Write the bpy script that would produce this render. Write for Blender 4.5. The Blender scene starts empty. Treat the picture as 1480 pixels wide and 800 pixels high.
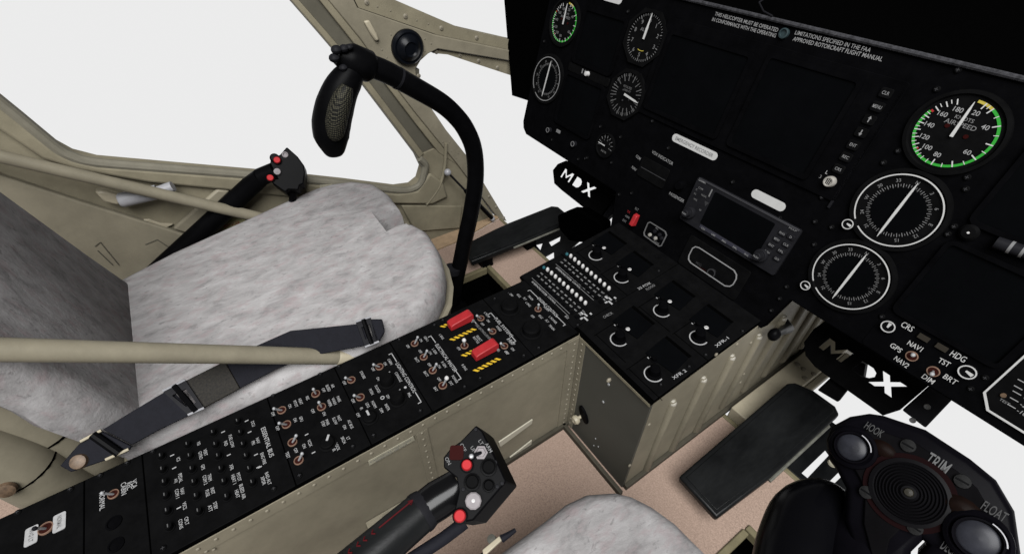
import bpy, bmesh, math, random
from mathutils import Matrix, Vector
random.seed(7)
S = bpy.context.scene
COL = S.collection
V = Vector

# ------------------------------------------------------------------ view geometry (surveyed from the photograph)
EYE = V((0, 0, 0.776)); FPX = 678.4
YAW, PIT, ROL = math.radians(55.873), math.radians(48.342), math.radians(0.273)
CR = (Matrix.Rotation(YAW, 3, 'Z') @ Matrix.Rotation(PIT, 3, 'X') @ Matrix.Rotation(ROL, 3, 'Z'))
TILT = math.radians(14.965)
def ray(x, y): return CR @ V((x - 740, 400 - y, -FPX))
def hit(x, y, p, n):
    r = ray(x, y); n = V(n); return EYE + r * (((V(p) - EYE).dot(n)) / r.dot(n))
def at_z(x, y, z): return hit(x, y, (0, 0, z), (0, 0, 1))
def at_x(x, y, c): return hit(x, y, (c, 0, 0), (1, 0, 0))
def at_y(x, y, c): return hit(x, y, (0, c, 0), (0, 1, 0))
def at_d(x, y, d): return EYE + ray(x, y).normalized() * d
def frame(o, xa, ya):
    xa = V(xa).normalized(); n = xa.cross(V(ya)).normalized(); ya = n.cross(xa)
    m = Matrix((xa, ya, n)).transposed().to_4x4(); m.translation = V(o); return m
ct, st = math.cos(TILT), math.sin(TILT)
PANEL = frame((0, .68 * ct, .776 - .68 * st), (1, 0, 0), (0, st, ct))
CONS = frame((0, 0, .253), (1, 0, 0), (0, 1, 0))
PED = frame((0, .345, .2475), (1, 0, 0), (0, 1, .105))
def loc(F, x, y, w=0):
    n = F.to_3x3() @ V((0, 0, 1)); o = F.translation + n * w
    return F.inverted() @ hit(x, y, o, n)

# ------------------------------------------------------------------ materials
MATS = {}
def mat(name, col, rough=.6, spec=.2, metal=0, noise=0, nscale=60, bump=0, bscale=400, stretch=None, col2=None, emit=0):
    if name in MATS: return MATS[name]
    m = bpy.data.materials.new(name); m.use_nodes = True
    nt = m.node_tree; b = nt.nodes['Principled BSDF']
    c = (*col, 1) if len(col) == 3 else col
    b.inputs['Base Color'].default_value = c; b.inputs['Roughness'].default_value = rough
    b.inputs['Specular IOR Level'].default_value = spec; b.inputs['Metallic'].default_value = metal
    L = nt.links.new
    tc = nt.nodes.new('ShaderNodeTexCoord')
    src = tc.outputs['Object']
    if stretch:
        mp = nt.nodes.new('ShaderNodeMapping'); mp.inputs['Scale'].default_value = stretch; L(src, mp.inputs['Vector']); src = mp.outputs['Vector']
    if noise:
        n = nt.nodes.new('ShaderNodeTexNoise'); n.inputs['Scale'].default_value = nscale; n.inputs['Detail'].default_value = 9; n.inputs['Roughness'].default_value = .68
        L(src, n.inputs['Vector'])
        r = nt.nodes.new('ShaderNodeMapRange'); r.inputs[1].default_value = .3; r.inputs[2].default_value = .7; L(n.outputs['Fac'], r.inputs[0])
        mx = nt.nodes.new('ShaderNodeMix'); mx.data_type = 'RGBA'
        a = [max(0, v * (1 - noise)) for v in col]; bb = col2 or [v * (1 + noise) for v in col]
        mx.inputs['A'].default_value = (*a, 1); mx.inputs['B'].default_value = (*bb, 1)
        L(r.outputs[0], mx.inputs['Factor']); L(mx.outputs['Result'], b.inputs['Base Color'])
    if bump:
        n2 = nt.nodes.new('ShaderNodeTexNoise'); n2.inputs['Scale'].default_value = bscale; n2.inputs['Detail'].default_value = 3
        L(src, n2.inputs['Vector'])
        bp = nt.nodes.new('ShaderNodeBump'); bp.inputs['Strength'].default_value = bump; bp.inputs['Distance'].default_value = .001
        L(n2.outputs['Fac'], bp.inputs['Height']); L(bp.outputs['Normal'], b.inputs['Normal'])
    MATS[name] = m
    return m
BEIGE = mat('beige_paint', (.116, .104, .0765), .5, .12, noise=.19, nscale=13, bump=.12, bscale=120)
BEIGE2 = mat('door_trim_beige', (.12, .107, .075), .6, .1, noise=.2, nscale=16, bump=.25, bscale=500)
OLIVE = mat('shaded_olive_grey', (.04, .039, .033), .6, .1, noise=.08, nscale=14)  # dark tone carries the shade of the pedestal's rear face
POST_D = mat('post_rubber_olive', (.055, .051, .039), .7, .1, noise=.15, nscale=20)
CREAM = mat('cream_metal', (.2, .178, .13), .45, .25, noise=.1, nscale=30)
RIVET = mat('rivet_paint', (.112, .1, .076), .5, .15)
BLACK = mat('panel_black', (.0013, .0013, .0015), 0.75, 0, noise=.3, nscale=40)
BLACK2 = mat('console_black', (.0019, .0019, .002), 0.6, 0.012, noise=.35, nscale=50)
VOID = mat('matt_black', (.0005, .0005, .0005), .9, 0)
SCREEN = mat('dead_screen', (.001, .0011, .0013), 0.5, 0.006, noise=.2, nscale=15)
GUNM = mat('gunmetal_plastic', (.006, .006, .007), 0.5, 0.03, noise=.25, nscale=60)
RUBBER = mat('stick_black', (.0012, .0012, .0014), .4, .02, noise=.3, nscale=30)
PEDALM = mat('worn_black_pedal', (.002, .0023, .0026), .36, .1, noise=.5, nscale=22, stretch=(1, .4, 1), bump=.25, bscale=160, col2=(.0062, .0066, .0068))
WHITE = mat('white_print', (.18, .18, .18), .6, .1, noise=.12, nscale=300)
DIM = mat('grey_print', (.085, .085, .085), .6, .1)
FAINT = mat('faint_print', (.017, .017, .018), .6, .1)
PLAC = mat('grey_placard', (.25, .25, .245), .6, .1, noise=.06, nscale=80)
INK = mat('placard_ink', (.1, .1, .1), .7, 0)
GREEN = mat('green_arc', (.014, .15, .016), .6, .1)
YELL = mat('yellow_arc', (.22, .18, .03), .6, .1)
HAZ = mat('hazard_yellow', (.29, .19, .014), .6, .1, noise=.2, nscale=200)
RED = mat('red_plastic', (.17, .009, .011), .45, .2, noise=.15, nscale=90)
REDB = mat('red_button', (.2, .008, .01), .5, .06)
DRED = mat('dark_red', (.012, .0016, .0014), .6, .02)
COPPER = mat('copper_ring', (.14, .085, .06), .35, .5, metal=.3)
RINGD = mat('switch_bore', (.016, .004, .003), .6, .02)
STEEL = mat('bright_steel', (.25, .255, .26), .35, .4, metal=.4)
WKNOB = mat('white_knob', (.29, .285, .28), .4, .2, noise=.1, nscale=150)
GKNOB = mat('pale_grey_knob', (.12, .11, .113), .5, .08, noise=.12, nscale=160)
TEAL = mat('teal_cap', (.01, .05, .06), .4, .3)
AMBER = mat('amber_lamp', (.4, .2, .06), .4, .3)
BRASS = mat('brass_bolt', (.055, .036, .022), .5, .25, metal=.15, noise=.5, nscale=200)
NAVY = mat('navy_webbing', (.0038, .0039, .0058), .75, .08, noise=.2, nscale=120, bump=.4, bscale=900)
GLASSY = mat('dark_lens', (.0075, .0078, .01), 0.35, 0.1, noise=.6, nscale=70)
TANEDGE = mat('floor_edge_trim', (.085, .074, .043), .6, .15, noise=.2, nscale=30)
PINKC = mat('carpet_tan', (.19, .139, .111), .95, 0, noise=.3, nscale=420, bump=.6, bscale=700)
LABEL = mat('cream_label', (.19, .178, .135), .6, .1, noise=.15, nscale=120)
SILVER = mat('pale_alloy', (.16, .16, .168), .4, .4, noise=.15, nscale=30)

def fabric():
    m = bpy.data.materials.new('mottled_sheepskin'); m.use_nodes = True; nt = m.node_tree; b = nt.nodes['Principled BSDF']
    b.inputs['Roughness'].default_value = .95; b.inputs['Specular IOR Level'].default_value = 0
    L = nt.links.new; tc = nt.nodes.new('ShaderNodeTexCoord')
    mp = nt.nodes.new('ShaderNodeMapping'); mp.inputs['Scale'].default_value = (1.5, .75, 1); mp.inputs['Rotation'].default_value = (0, 0, .5); L(tc.outputs['Object'], mp.inputs[0])
    def noise(s, d, dist=0):
        n = nt.nodes.new('ShaderNodeTexNoise'); n.inputs['Scale'].default_value = s; n.inputs['Detail'].default_value = d
        n.inputs['Roughness'].default_value = .62; n.inputs['Distortion'].default_value = dist; L(mp.outputs[0], n.inputs['Vector']); return n
    def ramp(n, stops):
        r = nt.nodes.new('ShaderNodeValToRGB'); L(n.outputs['Fac'], r.inputs[0])
        while len(r.color_ramp.elements) < len(stops): r.color_ramp.elements.new(.5)
        for e, (p, c) in zip(r.color_ramp.elements, stops): e.position = p; e.color = (*c, 1)
        return r
    r1 = ramp(noise(34, 12, .4), [(.32, (.118, .113, .113)), (.45, (.162, .156, .155)), (.56, (.186, .18, .179)), (.7, (.218, .212, .211))])
    r2 = ramp(noise(60, 5, .3), [(.5, (0, 0, 0)), (.72, (1, 1, 1))])
    mx = nt.nodes.new('ShaderNodeMix'); mx.data_type = 'RGBA'; mx.inputs['B'].default_value = (.168, .136, .138, 1)
    mul = nt.nodes.new('ShaderNodeMath'); mul.operation = 'MULTIPLY'; mul.inputs[1].default_value = .75
    L(r2.outputs[0], mul.inputs[0]); L(mul.outputs[0], mx.inputs['Factor']); L(r1.outputs[0], mx.inputs['A'])
    r3 = ramp(noise(95, 4, .5), [(.6, (0, 0, 0)), (.68, (1, 1, 1))])
    mx2 = nt.nodes.new('ShaderNodeMix'); mx2.data_type = 'RGBA'; mx2.inputs['B'].default_value = (.085, .08, .08, 1)
    mul2 = nt.nodes.new('ShaderNodeMath'); mul2.operation = 'MULTIPLY'; mul2.inputs[1].default_value = .55
    L(r3.outputs[0], mul2.inputs[0]); L(mul2.outputs[0], mx2.inputs['Factor']); L(mx.outputs['Result'], mx2.inputs['A'])
    L(mx2.outputs['Result'], b.inputs['Base Color'])
    bp = nt.nodes.new('ShaderNodeBump'); bp.inputs['Strength'].default_value = .5; bp.inputs['Distance'].default_value = .002
    L(noise(140, 5).outputs['Fac'], bp.inputs['Height']); L(bp.outputs[0], b.inputs['Normal'])
    return m
FABRIC = fabric()
def meshmat():
    m = bpy.data.materials.new('perforated_grip'); m.use_nodes = True; nt = m.node_tree; b = nt.nodes['Principled BSDF']
    b.inputs['Roughness'].default_value = .6; b.inputs['Specular IOR Level'].default_value = .05
    L = nt.links.new; tc = nt.nodes.new('ShaderNodeTexCoord'); mp = nt.nodes.new('ShaderNodeMapping'); mp.inputs['Rotation'].default_value = (.6, .5, .7)
    L(tc.outputs['Object'], mp.inputs[0]); v = nt.nodes.new('ShaderNodeTexVoronoi'); v.inputs['Scale'].default_value = 400; v.inputs['Randomness'].default_value = .1
    L(mp.outputs[0], v.inputs['Vector']); r = nt.nodes.new('ShaderNodeValToRGB'); L(v.outputs['Distance'], r.inputs[0])
    r.color_ramp.elements[0].position = .3; r.color_ramp.elements[0].color = (.034, .032, .022, 1)
    r.color_ramp.elements[1].position = .5; r.color_ramp.elements[1].color = (.003, .003, .003, 1)
    L(r.outputs[0], b.inputs['Base Color']); return m
MESHG = meshmat()

# ------------------------------------------------------------------ mesh helpers
_tx = {}
def text_geo(s):
    if s not in _tx:
        c = bpy.data.curves.new('lettering', 'FONT'); c.body = s; c.size = 1; c.resolution_u = 3; c.offset = .006
        o = bpy.data.objects.new('lettering', c); COL.objects.link(o)
        bpy.context.view_layer.update()
        me = bpy.data.meshes.new_from_object(o.evaluated_get(bpy.context.evaluated_depsgraph_get()))
        vs = [v.co.copy() for v in me.vertices]; fs = [tuple(p.vertices) for p in me.polygons]
        bpy.data.objects.remove(o); bpy.data.meshes.remove(me); bpy.data.curves.remove(c)
        x0, x1 = min(v.x for v in vs), max(v.x for v in vs); y0, y1 = min(v.y for v in vs), max(v.y for v in vs)
        _tx[s] = ([((v.x - (x0 + x1) / 2), (v.y - (y0 + y1) / 2)) for v in vs], fs, x1 - x0, y1 - y0)
    return _tx[s]

class MB:
    def __init__(self): self.v = []; self.f = []; self.mi = []; self.m = []; self.X = Matrix()
    def add(self, vs, fs, m):
        if m not in self.m: self.m.append(m)
        k = self.m.index(m); o = len(self.v)
        self.v += [self.X @ V(p) for p in vs]; self.f += [tuple(i + o for i in f) for f in fs]; self.mi += [k] * len(fs)
        return self
    def box(self, c, s, m, R=None):
        x, y, z = (a / 2 for a in s); R = R or Matrix()
        vs = [V(c) + (R @ V((sx * x, sy * y, sz * z))) for sx in (-1, 1) for sy in (-1, 1) for sz in (-1, 1)]
        return self.add(vs, [(0, 1, 3, 2), (4, 6, 7, 5), (0, 4, 5, 1), (2, 3, 7, 6), (0, 2, 6, 4), (1, 5, 7, 3)], m)
    def hexa(self, lo, hi, m):      # two quads lo/hi in the same order
        return self.add(list(lo) + list(hi), [(3, 2, 1, 0), (4, 5, 6, 7), (0, 1, 5, 4), (1, 2, 6, 5), (2, 3, 7, 6), (3, 0, 4, 7)], m)
    def prism(self, pts, z0, z1, m):  # 2D outline extruded along z (local)
        n = len(pts); vs = [(p[0], p[1], z0) for p in pts] + [(p[0], p[1], z1) for p in pts]
        return self.add(vs, [tuple(range(n))[::-1], tuple(range(n, 2 * n))] + [(i, (i + 1) % n, n + (i + 1) % n, n + i) for i in range(n)], m)
    def slab(self, pts, off, m):      # 3D outline extruded by vector
        n = len(pts); vs = [V(p) for p in pts] + [V(p) + V(off) for p in pts]
        return self.add(vs, [tuple(range(n))[::-1], tuple(range(n, 2 * n))] + [(i, (i + 1) % n, n + (i + 1) % n, n + i) for i in range(n)], m)
    def flat(self, pts, m): return self.add([V(p) for p in pts], [tuple(range(len(pts)))], m)
    def lathe(self, prof, m, c=(0, 0, 0), n=24, a0=0, a1=2 * math.pi, cap=True):   # profile (r,z) around local z
        full = abs(a1 - a0 - 2 * math.pi) < 1e-6; k = n if full else n + 1
        vs = []; fs = []; c = (c[0], c[1], c[2] if len(c) > 2 else 0)
        for i in range(k):
            a = a0 + (a1 - a0) * i / n
            vs += [(c[0] + r * math.cos(a), c[1] + r * math.sin(a), c[2] + z) for r, z in prof]
        p = len(prof)
        for i in range(n):
            j = (i + 1) % k
            for q in range(p - 1): fs.append((i * p + q, j * p + q, j * p + q + 1, i * p + q + 1))
        if full and cap:
            if prof[-1][0] > 0: fs.append(tuple(i * p + p - 1 for i in range(k)))
        return self.add(vs, fs, m)
    def cyl(self, c, r, z0, z1, m, n=20): return self.lathe([(r, z0), (r, z1)], m, c, n)
    def ring(self, c, r, w, z, m, n=40, a0=0, a1=2 * math.pi, h=.0006):
        return self.lathe([(r + w / 2, z), (r + w / 2, z + h), (r - w / 2, z + h), (r - w / 2, z)], m, c, n, a0, a1, False)
    def bar(self, p, q, w, z, m, w2=None, h=.0005):    # flat bar on local xy from p to q
        p, q = V(p[:2]), V(q[:2]); d = (q - p).normalized(); n = V((-d.y, d.x)); w2 = w if w2 is None else w2
        a, b, c, e = p + n * w / 2, p - n * w / 2, q - n * w2 / 2, q + n * w2 / 2
        return self.prism([b, c, e, a], z, z + h, m)
    def tube(self, pts, rad, m, n=14, cap=True, flat=1, up=(0, 0, 1)):
        pts = [V(p) for p in pts]; N = len(pts); rad = rad if isinstance(rad, (list, tuple)) else [rad] * N
        vs = []; fs = []; u0 = None
        for i, p in enumerate(pts):
            d = (pts[min(i + 1, N - 1)] - pts[max(i - 1, 0)]).normalized()
            if u0 is None: u0 = d.orthogonal() if abs(d.dot(V(up))) > .95 else V(up)
            u = (u0 - d * d.dot(u0)).normalized(); w = d.cross(u); u0 = u
            for k in range(n):
                a = 2 * math.pi * k / n; vs.append(p + (w * math.cos(a) + u * math.sin(a) * flat) * rad[i])
        for i in range(N - 1):
            for k in range(n): fs.append((i * n + k, i * n + (k + 1) % n, (i + 1) * n + (k + 1) % n, (i + 1) * n + k))
        if cap: fs += [tuple(range(n))[::-1], tuple((N - 1) * n + k for k in range(n))]
        return self.add(vs, fs, m)
    def strip(self, cl, w, side, t, m):   # ribbon: centre points, width, per-point side vectors, thickness
        vs = []; fs = []; N = len(cl)
        for i, p in enumerate(cl):
            p = V(p); d = (V(cl[min(i + 1, N - 1)]) - V(cl[max(i - 1, 0)])).normalized(); s = V(side[i] if isinstance(side, list) else side)
            s = (s - d * d.dot(s)).normalized(); nn = d.cross(s).normalized()
            if nn.z < 0: nn = -nn
            vs += [p - s * w / 2, p + s * w / 2, p + s * w / 2 + nn * t, p - s * w / 2 + nn * t]
        for i in range(N - 1):
            a = i * 4; b = a + 4
            for k in range(4): fs.append((a + k, a + (k + 1) % 4, b + (k + 1) % 4, b + k))
        fs += [(0, 1, 2, 3), tuple(range(4 * N - 4, 4 * N))]
        return self.add(vs, fs, m)
    def ball(self, c, r, m, n=12, sc=(1, 1, 1)):
        vs = []; fs = []; k = n // 2
        for i in range(k + 1):
            t = math.pi * i / k
            for j in range(n):
                a = 2 * math.pi * j / n; vs.append((c[0] + sc[0] * r * math.sin(t) * math.cos(a), c[1] + sc[1] * r * math.sin(t) * math.sin(a), c[2] + sc[2] * r * math.cos(t)))
        for i in range(k):
            for j in range(n): fs.append((i * n + j, i * n + (j + 1) % n, (i + 1) * n + (j + 1) % n, (i + 1) * n + j))
        return self.add(vs, fs, m)
    def text(self, s, c, w, h, m, z=.0006, ang=0):   # centred, exact width and height, local xy
        vs, fs, tw, th = text_geo(s)
        if w is None: w = tw / th * h
        sx, sy = w / tw, h / th; ca, sa = math.cos(ang), math.sin(ang)
        return self.add([(c[0] + x * sx * ca - y * sy * sa, c[1] + x * sx * sa + y * sy * ca, z) for x, y in vs], fs, m)
    def text_px(self, F, s, p0, p1, h, m, z=.0008):
        a, b = loc(F, *p0), loc(F, *p1); d = b - a
        return self.text(s, (a + b) / 2, d.length, h, m, z, math.atan2(d.y, d.x))
    def split(self, key):
        out = {}
        adj = {}
        for f in self.f:      # islands
            r = [self._find(adj, i) for i in f]
            for q in r[1:]: adj[self._find(adj, q)] = self._find(adj, r[0])
        first = {}
        for i, p in enumerate(self.v): first.setdefault(self._find(adj, i), p)
        mp = {}
        for f, k in zip(self.f, self.mi):
            g = key(first[self._find(adj, f[0])]); b = out.setdefault(g, MB()); m = mp.setdefault(g, {})
            for i in f:
                if i not in m: m[i] = len(b.v); b.v.append(self.v[i])
            if self.m[k] not in b.m: b.m.append(self.m[k])
            b.f.append(tuple(m[i] for i in f)); b.mi.append(b.m.index(self.m[k]))
        return out
    @staticmethod
    def _find(a, i):
        while a.get(i, i) != i: a[i] = a.get(a[i], a[i]); i = a[i]
        return i
    def obj(self, name, parent=None, world=None, bevel=0, smooth=35, seg=2, subsurf=0):
        bm = bmesh.new()
        bv = [bm.verts.new(p) for p in self.v]
        for f, k in zip(self.f, self.mi):
            try: fc = bm.faces.new([bv[i] for i in f])
            except ValueError: continue
            fc.material_index = k; fc.smooth = True
        bmesh.ops.recalc_face_normals(bm, faces=bm.faces)
        me = bpy.data.meshes.new(name); bm.to_mesh(me); bm.free()
        for m in self.m: me.materials.append(m)
        if smooth: me.set_sharp_from_angle(angle=math.radians(smooth))
        return link(name, me, parent, world, bevel, seg, subsurf)
WORLD = {}
def place(o, parent, world):
    world = world or Matrix()
    if parent is not None:
        o.parent = parent; o.matrix_parent_inverse = WORLD[parent].inverted()
    o.matrix_basis = world; WORLD[o] = world
def link(name, me, parent=None, world=None, bevel=0, seg=2, subsurf=0):
    o = bpy.data.objects.new(name, me); COL.objects.link(o); place(o, parent, world)
    if subsurf:
        s = o.modifiers.new('smooth', 'SUBSURF'); s.levels = s.render_levels = subsurf
    if bevel:
        b = o.modifiers.new('bevel', 'BEVEL'); b.width = bevel; b.segments = seg; b.limit_method = 'ANGLE'; b.angle_limit = math.radians(40)
    return o
def thing(name, label, cat, at=(0, 0, 0), group=None):
    o = bpy.data.objects.new(name, None); COL.objects.link(o); o.empty_display_size = .05
    place(o, None, Matrix.Translation(V(at))); o['label'] = label; o['category'] = cat
    if group: o['group'] = group
    return o
def again(src, parent, world, kids=True):      # copy a part with its sub-parts
    c = src.copy(); COL.objects.link(c); w0 = WORLD[src]; place(c, parent, world)
    if kids:
        for k in list(src.children):
            d = k.copy(); COL.objects.link(d); place(d, c, world @ w0.inverted() @ WORLD[k])
    return c
def cut_plate(name, outline, holes, depth, mtl, parent, world, bevel=0):
    c = bpy.data.curves.new(name, 'CURVE'); c.dimensions = '2D'; c.fill_mode = 'BOTH'; c.extrude = depth / 2
    for pl in [outline] + holes:
        s = c.splines.new('POLY'); s.points.add(len(pl) - 1); s.use_cyclic_u = True
        for p, q in zip(s.points, pl): p.co = (q[0], q[1], 0, 1)
    o = bpy.data.objects.new(name, c); COL.objects.link(o); bpy.context.view_layer.update()
    me = bpy.data.meshes.new_from_object(o.evaluated_get(bpy.context.evaluated_depsgraph_get()))
    bpy.data.objects.remove(o); bpy.data.curves.remove(c); me.materials.clear(); me.materials.append(mtl); me.name = name
    return link(name, me, parent, world, bevel)
def rrect(cx, cy, w, h, r, n=5):
    out = []
    for sx, sy, a in ((1, 1, 0), (-1, 1, 90), (-1, -1, 180), (1, -1, 270)):
        for i in range(n + 1):
            t = math.radians(a + 90 * i / n); out.append((cx + sx * (w / 2 - r) + r * math.cos(t), cy + sy * (h / 2 - r) + r * math.sin(t)))
    return out
def circ(cx, cy, r, n=24): return [(cx + r * math.cos(2 * math.pi * i / n), cy + r * math.sin(2 * math.pi * i / n)) for i in range(n)]
def spline(pts, k=6):
    pts = [V(p) for p in pts]; out = []
    for i in range(len(pts) - 1):
        p0, p1, p2, p3 = pts[max(i - 1, 0)], pts[i], pts[i + 1], pts[min(i + 2, len(pts) - 1)]
        for j in range(k):
            t = j / k
            out.append(.5 * ((2 * p1) + (p2 - p0) * t + (2 * p0 - 5 * p1 + 4 * p2 - p3) * t * t + (3 * p1 - p0 - 3 * p2 + p3) * t ** 3))
    return out + [pts[-1]]

# ------------------------------------------------------------------ camera, light
cam = bpy.data.cameras.new('camera'); cam.lens = 36 * FPX / 1480; cam.sensor_width = 36; cam.clip_start = .02; cam.clip_end = 200
co = bpy.data.objects.new('camera', cam); COL.objects.link(co); co.matrix_world = Matrix.Translation(EYE) @ CR.to_4x4(); S.camera = co
w = bpy.data.worlds.new('World'); S.world = w; w.use_nodes = True
w.node_tree.nodes['Background'].inputs['Color'].default_value = (.834, .834, .834, 1); w.node_tree.nodes['Background'].inputs['Strength'].default_value = 1
# even white background; above the horizon added unseen dimming cuts the ambient light
_n = w.node_tree.nodes; _tc = _n.new('ShaderNodeTexCoord'); _sp = _n.new('ShaderNodeSeparateXYZ'); _mr = _n.new('ShaderNodeMapRange'); _mx = _n.new('ShaderNodeMix'); _mx.data_type = 'RGBA'
_mr.interpolation_type = 'SMOOTHSTEP'; _mr.inputs[1].default_value = .0; _mr.inputs[2].default_value = .3
_mx.inputs['A'].default_value = (.834, .834, .834, 1); _mx.inputs['B'].default_value = (.16, .16, .16, 1)
for _a, _b in ((_tc.outputs['Generated'], _sp.inputs[0]), (_sp.outputs['Z'], _mr.inputs[0]), (_mr.outputs[0], _mx.inputs['Factor']), (_mx.outputs['Result'], _n['Background'].inputs['Color'])): w.node_tree.links.new(_a, _b)
def area(name, p, tgt, size, power):
    l = bpy.data.lights.new(name, 'AREA'); l.shape = 'DISK'; l.size = size; l.energy = power
    o = bpy.data.objects.new(name, l); COL.objects.link(o); o.location = p; o.rotation_euler = (V(tgt) - V(p)).to_track_quat('-Z', 'Y').to_euler(); return o
area('overhead_softbox', (1.0, -.6, 2.8), (-.35, .1, .3), 2.2, 300)
S.view_settings.view_transform = 'Standard'; S.view_settings.look = 'None'; S.view_settings.exposure = 0; S.view_settings.gamma = 1
# ------------------------------------------------------------------ small fittings shared by the panels
def screw_mesh():
    b = MB(); b.lathe([(.0034, -.0005), (.0034, .0008), (.0024, .0016), (0, .0016)], BLACK2, n=12)
    b.box((0, 0, .0017), (.0034, .0007, .0004), FAINT); b.box((0, 0, .00175), (.0007, .0034, .0004), FAINT); return b
class Once:
    def __init__(self, f, name): self.f = f; self.n = name; self.o = None
    def put(self, parent, world):
        if self.o is None: self.o = self.f().obj(self.n, parent, world); return self.o
        c = bpy.data.objects.new(self.n, self.o.data); COL.objects.link(c); place(c, parent, world); return c
SCREW = Once(screw_mesh, 'screw')
def on(F, x, y, w=0): return F @ Matrix.Translation(loc(F, x, y, w))
def ring_mesh():
    b = MB(); b.lathe([(.0056, -.0008), (.0056, .0008), (.0053, .0015), (.0046, .0015), (.0043, .0004), (0, .0004)], COPPER, n=20)
    b.lathe([(.0042, .0003), (.0042, .0009), (0, .0009)], RINGD, n=14); return b
RINGS = {}
def toggle(F, parent, rp, bp, h=.013, r=.0021, scale=1, ball=STEEL, ringm=None):
    k = ('r', scale)
    if k not in RINGS:
        b = MB(); b.X = Matrix.Scale(scale, 4)
        for vs in [0]: 
            q = ring_mesh(); b.v = [b.X @ p for p in q.v]; b.f, b.mi, b.m = q.f, q.mi, q.m
        RINGS[k] = b
    if isinstance(RINGS[k], MB):
        o = RINGS[k].obj('toggle_switch', parent, on(F, *rp)); RINGS[k] = o.data
    else:
        o = bpy.data.objects.new('toggle_switch', RINGS[k]); COL.objects.link(o); place(o, parent, on(F, *rp))
    a, t = loc(F, *rp), loc(F, *bp, h); d = t - a
    l = MB(); l.tube([(0, 0, .0003), d * .5, d], [.0012, .0014, r * .7], STEEL, 8); l.ball(d, r, ball, 10)
    l.obj('lever', o, on(F, *rp)); return o
def tx(b, F, s, x, y, h, z=.0009, m=WHITE, ws=.85, ang=0):
    c = loc(F, x, y); _, _, tw, th = text_geo(s); b.text(s, c, tw / th * h * ws, h, m, z, ang)
def zp(z, *pts): return [(z[0] + x / z[2], z[1] + y / z[2]) for x, y in pts]

# ================================================================== CENTRE CONSOLE
cons = thing('centre_console', 'long olive grey centre console with black switch panels between the two seats', 'console', (-.4, 0, 0))
XL, XR, YB, YF = -.469, -.33, -.37, .346
b = MB()
b.prism([(XL, YB), (XR, YB), (XR, YF), (XL, YF)], 0, .2475, BEIGE)
# riveted flanges and seams on the right hand wall
WALL = frame((XR, 0, 0), (0, 1, 0), (0, 0, 1))
q = MB(); q.X = WALL
q.box((-.012, .236, .0007), (.714, .02, .0014), BEIGE); q.box((.0835, .115, .0007), (.016, .22, .0014), BEIGE)
q.box((.334, .125, .001), (.021, .235, .002), BEIGE)
y = -.36
while y < .325:
    q.ball((y, .2385, .0014), .0022, RIVET, 8, (1, 1, .7)); y += .0172
for i in range(13): q.ball((.0835, .222 - i * .0155, .0014), .002, RIVET, 8, (1, 1, .7))
for i in range(16): q.ball((.337, .232 - i * .0145, .002), .0019, RIVET, 8, (1, 1, .7))
for i in range(4):
    q.ball((-.18 + i * .006, .226 - .004 * (i % 2), .0014), .0019, RIVET, 8, (1, 1, .7))
b.v += q.v; o_ = len(b.v) - len(q.v)
for m in q.m:
    if m not in b.m: b.m.append(m)
b.f += [tuple(i + o_ for i in f) for f in q.f]; b.mi += [b.m.index(q.m[i]) for i in q.mi]
b.obj('side_wall', cons)
k = MB(); k.X = WALL      # kick strip at the carpet
k.box((-.01, .006, .0035), (.71, .012, .007), mat('dark_skirting', (.03, .027, .02), .6, .1, noise=.2, nscale=40)); k.obj('kick_strip', cons, None, .001)
for (p0, p1, p2, p3) in [((720, 637), (769, 604), (768, 610), (722, 644)), ((736, 659), (768, 634), (767, 641), (738, 668))]:
    l = MB(); l.slab([at_x(x, y, XR + .0005) for x, y in (p0, p1, p2, p3)], (.0025, 0, 0), mat('vent_slat', (.24, .225, .18), .5, .2)); l.obj('louvre_strip', cons, None, .0008)
l = MB(); l.slab([at_x(x, y, XR + .0016) for x, y in zp((370, 600, 4), (648, 262), (908, 118), (918, 140), (655, 287))], (.0006, 0, 0), LABEL)
lp = loc(WALL, 532, 671, .0026); l.X = WALL
lq = loc(WALL, 598, 634, .0026); c = (lp + lq) / 2; wd = (lq - lp).length
l.text('CAUTION BATTERY VENT', (c.x, c.y + .0022), wd * .9, .0024, INK, .0026, math.atan2(lq.y - lp.y, lq.x - lp.x)); l.text('ACCESS PANEL KEEP CLEAR', (c.x, c.y - .0022), wd * .7, .0024, INK, .0026, math.atan2(lq.y - lp.y, lq.x - lp.x))
l.X = Matrix(); l.obj('placard', cons)['label'] = 'small cream placard on the olive wall'
# black bracket knob low on the wall, behind the collective
l = MB(); l.slab([at_x(x, y, XR + .001) for x, y in ((528, 754), (583, 722), (590, 735), (536, 778))], (.012, 0, 0), BEIGE); l.obj('bracket', cons, None, .001)
l = MB(); l.X = frame(at_x(560, 748, XR + .013), (0, 1, 0), (0, 0, 1)); l.lathe([(.011, 0), (.011, .012), (.008, .018), (0, .018)], RUBBER, n=16); l.obj('bracket_knob', cons)

base = MB(); base.prism([(XL - .001, YB), (XR + .001, YB), (XR + .001, YF - .002), (XL - .001, YF - .002)], .2475, .2512, VOID); base.obj('panel_bed', cons)
SECS = []
secs = [-.368, -.262, -.206, -.066, .022, .103, .262, .343]
for a, c in zip(secs, secs[1:]):
    l = MB(); l.box(((XL + XR) / 2, (a + c) / 2, .2521), (XR - XL - .001, c - a - .0012, .0018), BLACK2); SECS.append(l.obj('switch_panel', cons, None, .0006))
scr = [(26, 740), (102, 707), (145, 687), (184, 669), (221, 652.5), (395, 572), (463, 541), (490, 529.6), (577, 491), (236, 792), (396, 706), (433, 687), (510, 645), (540, 629), (607.6, 593.6), (671.5, 559), (694, 546.8), (757, 514), (778.5, 502.7), (628, 470), (640, 463), (715, 432), (735, 424)]
for x, y in scr: SCREW.put(cons, on(CONS, x, y))

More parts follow.
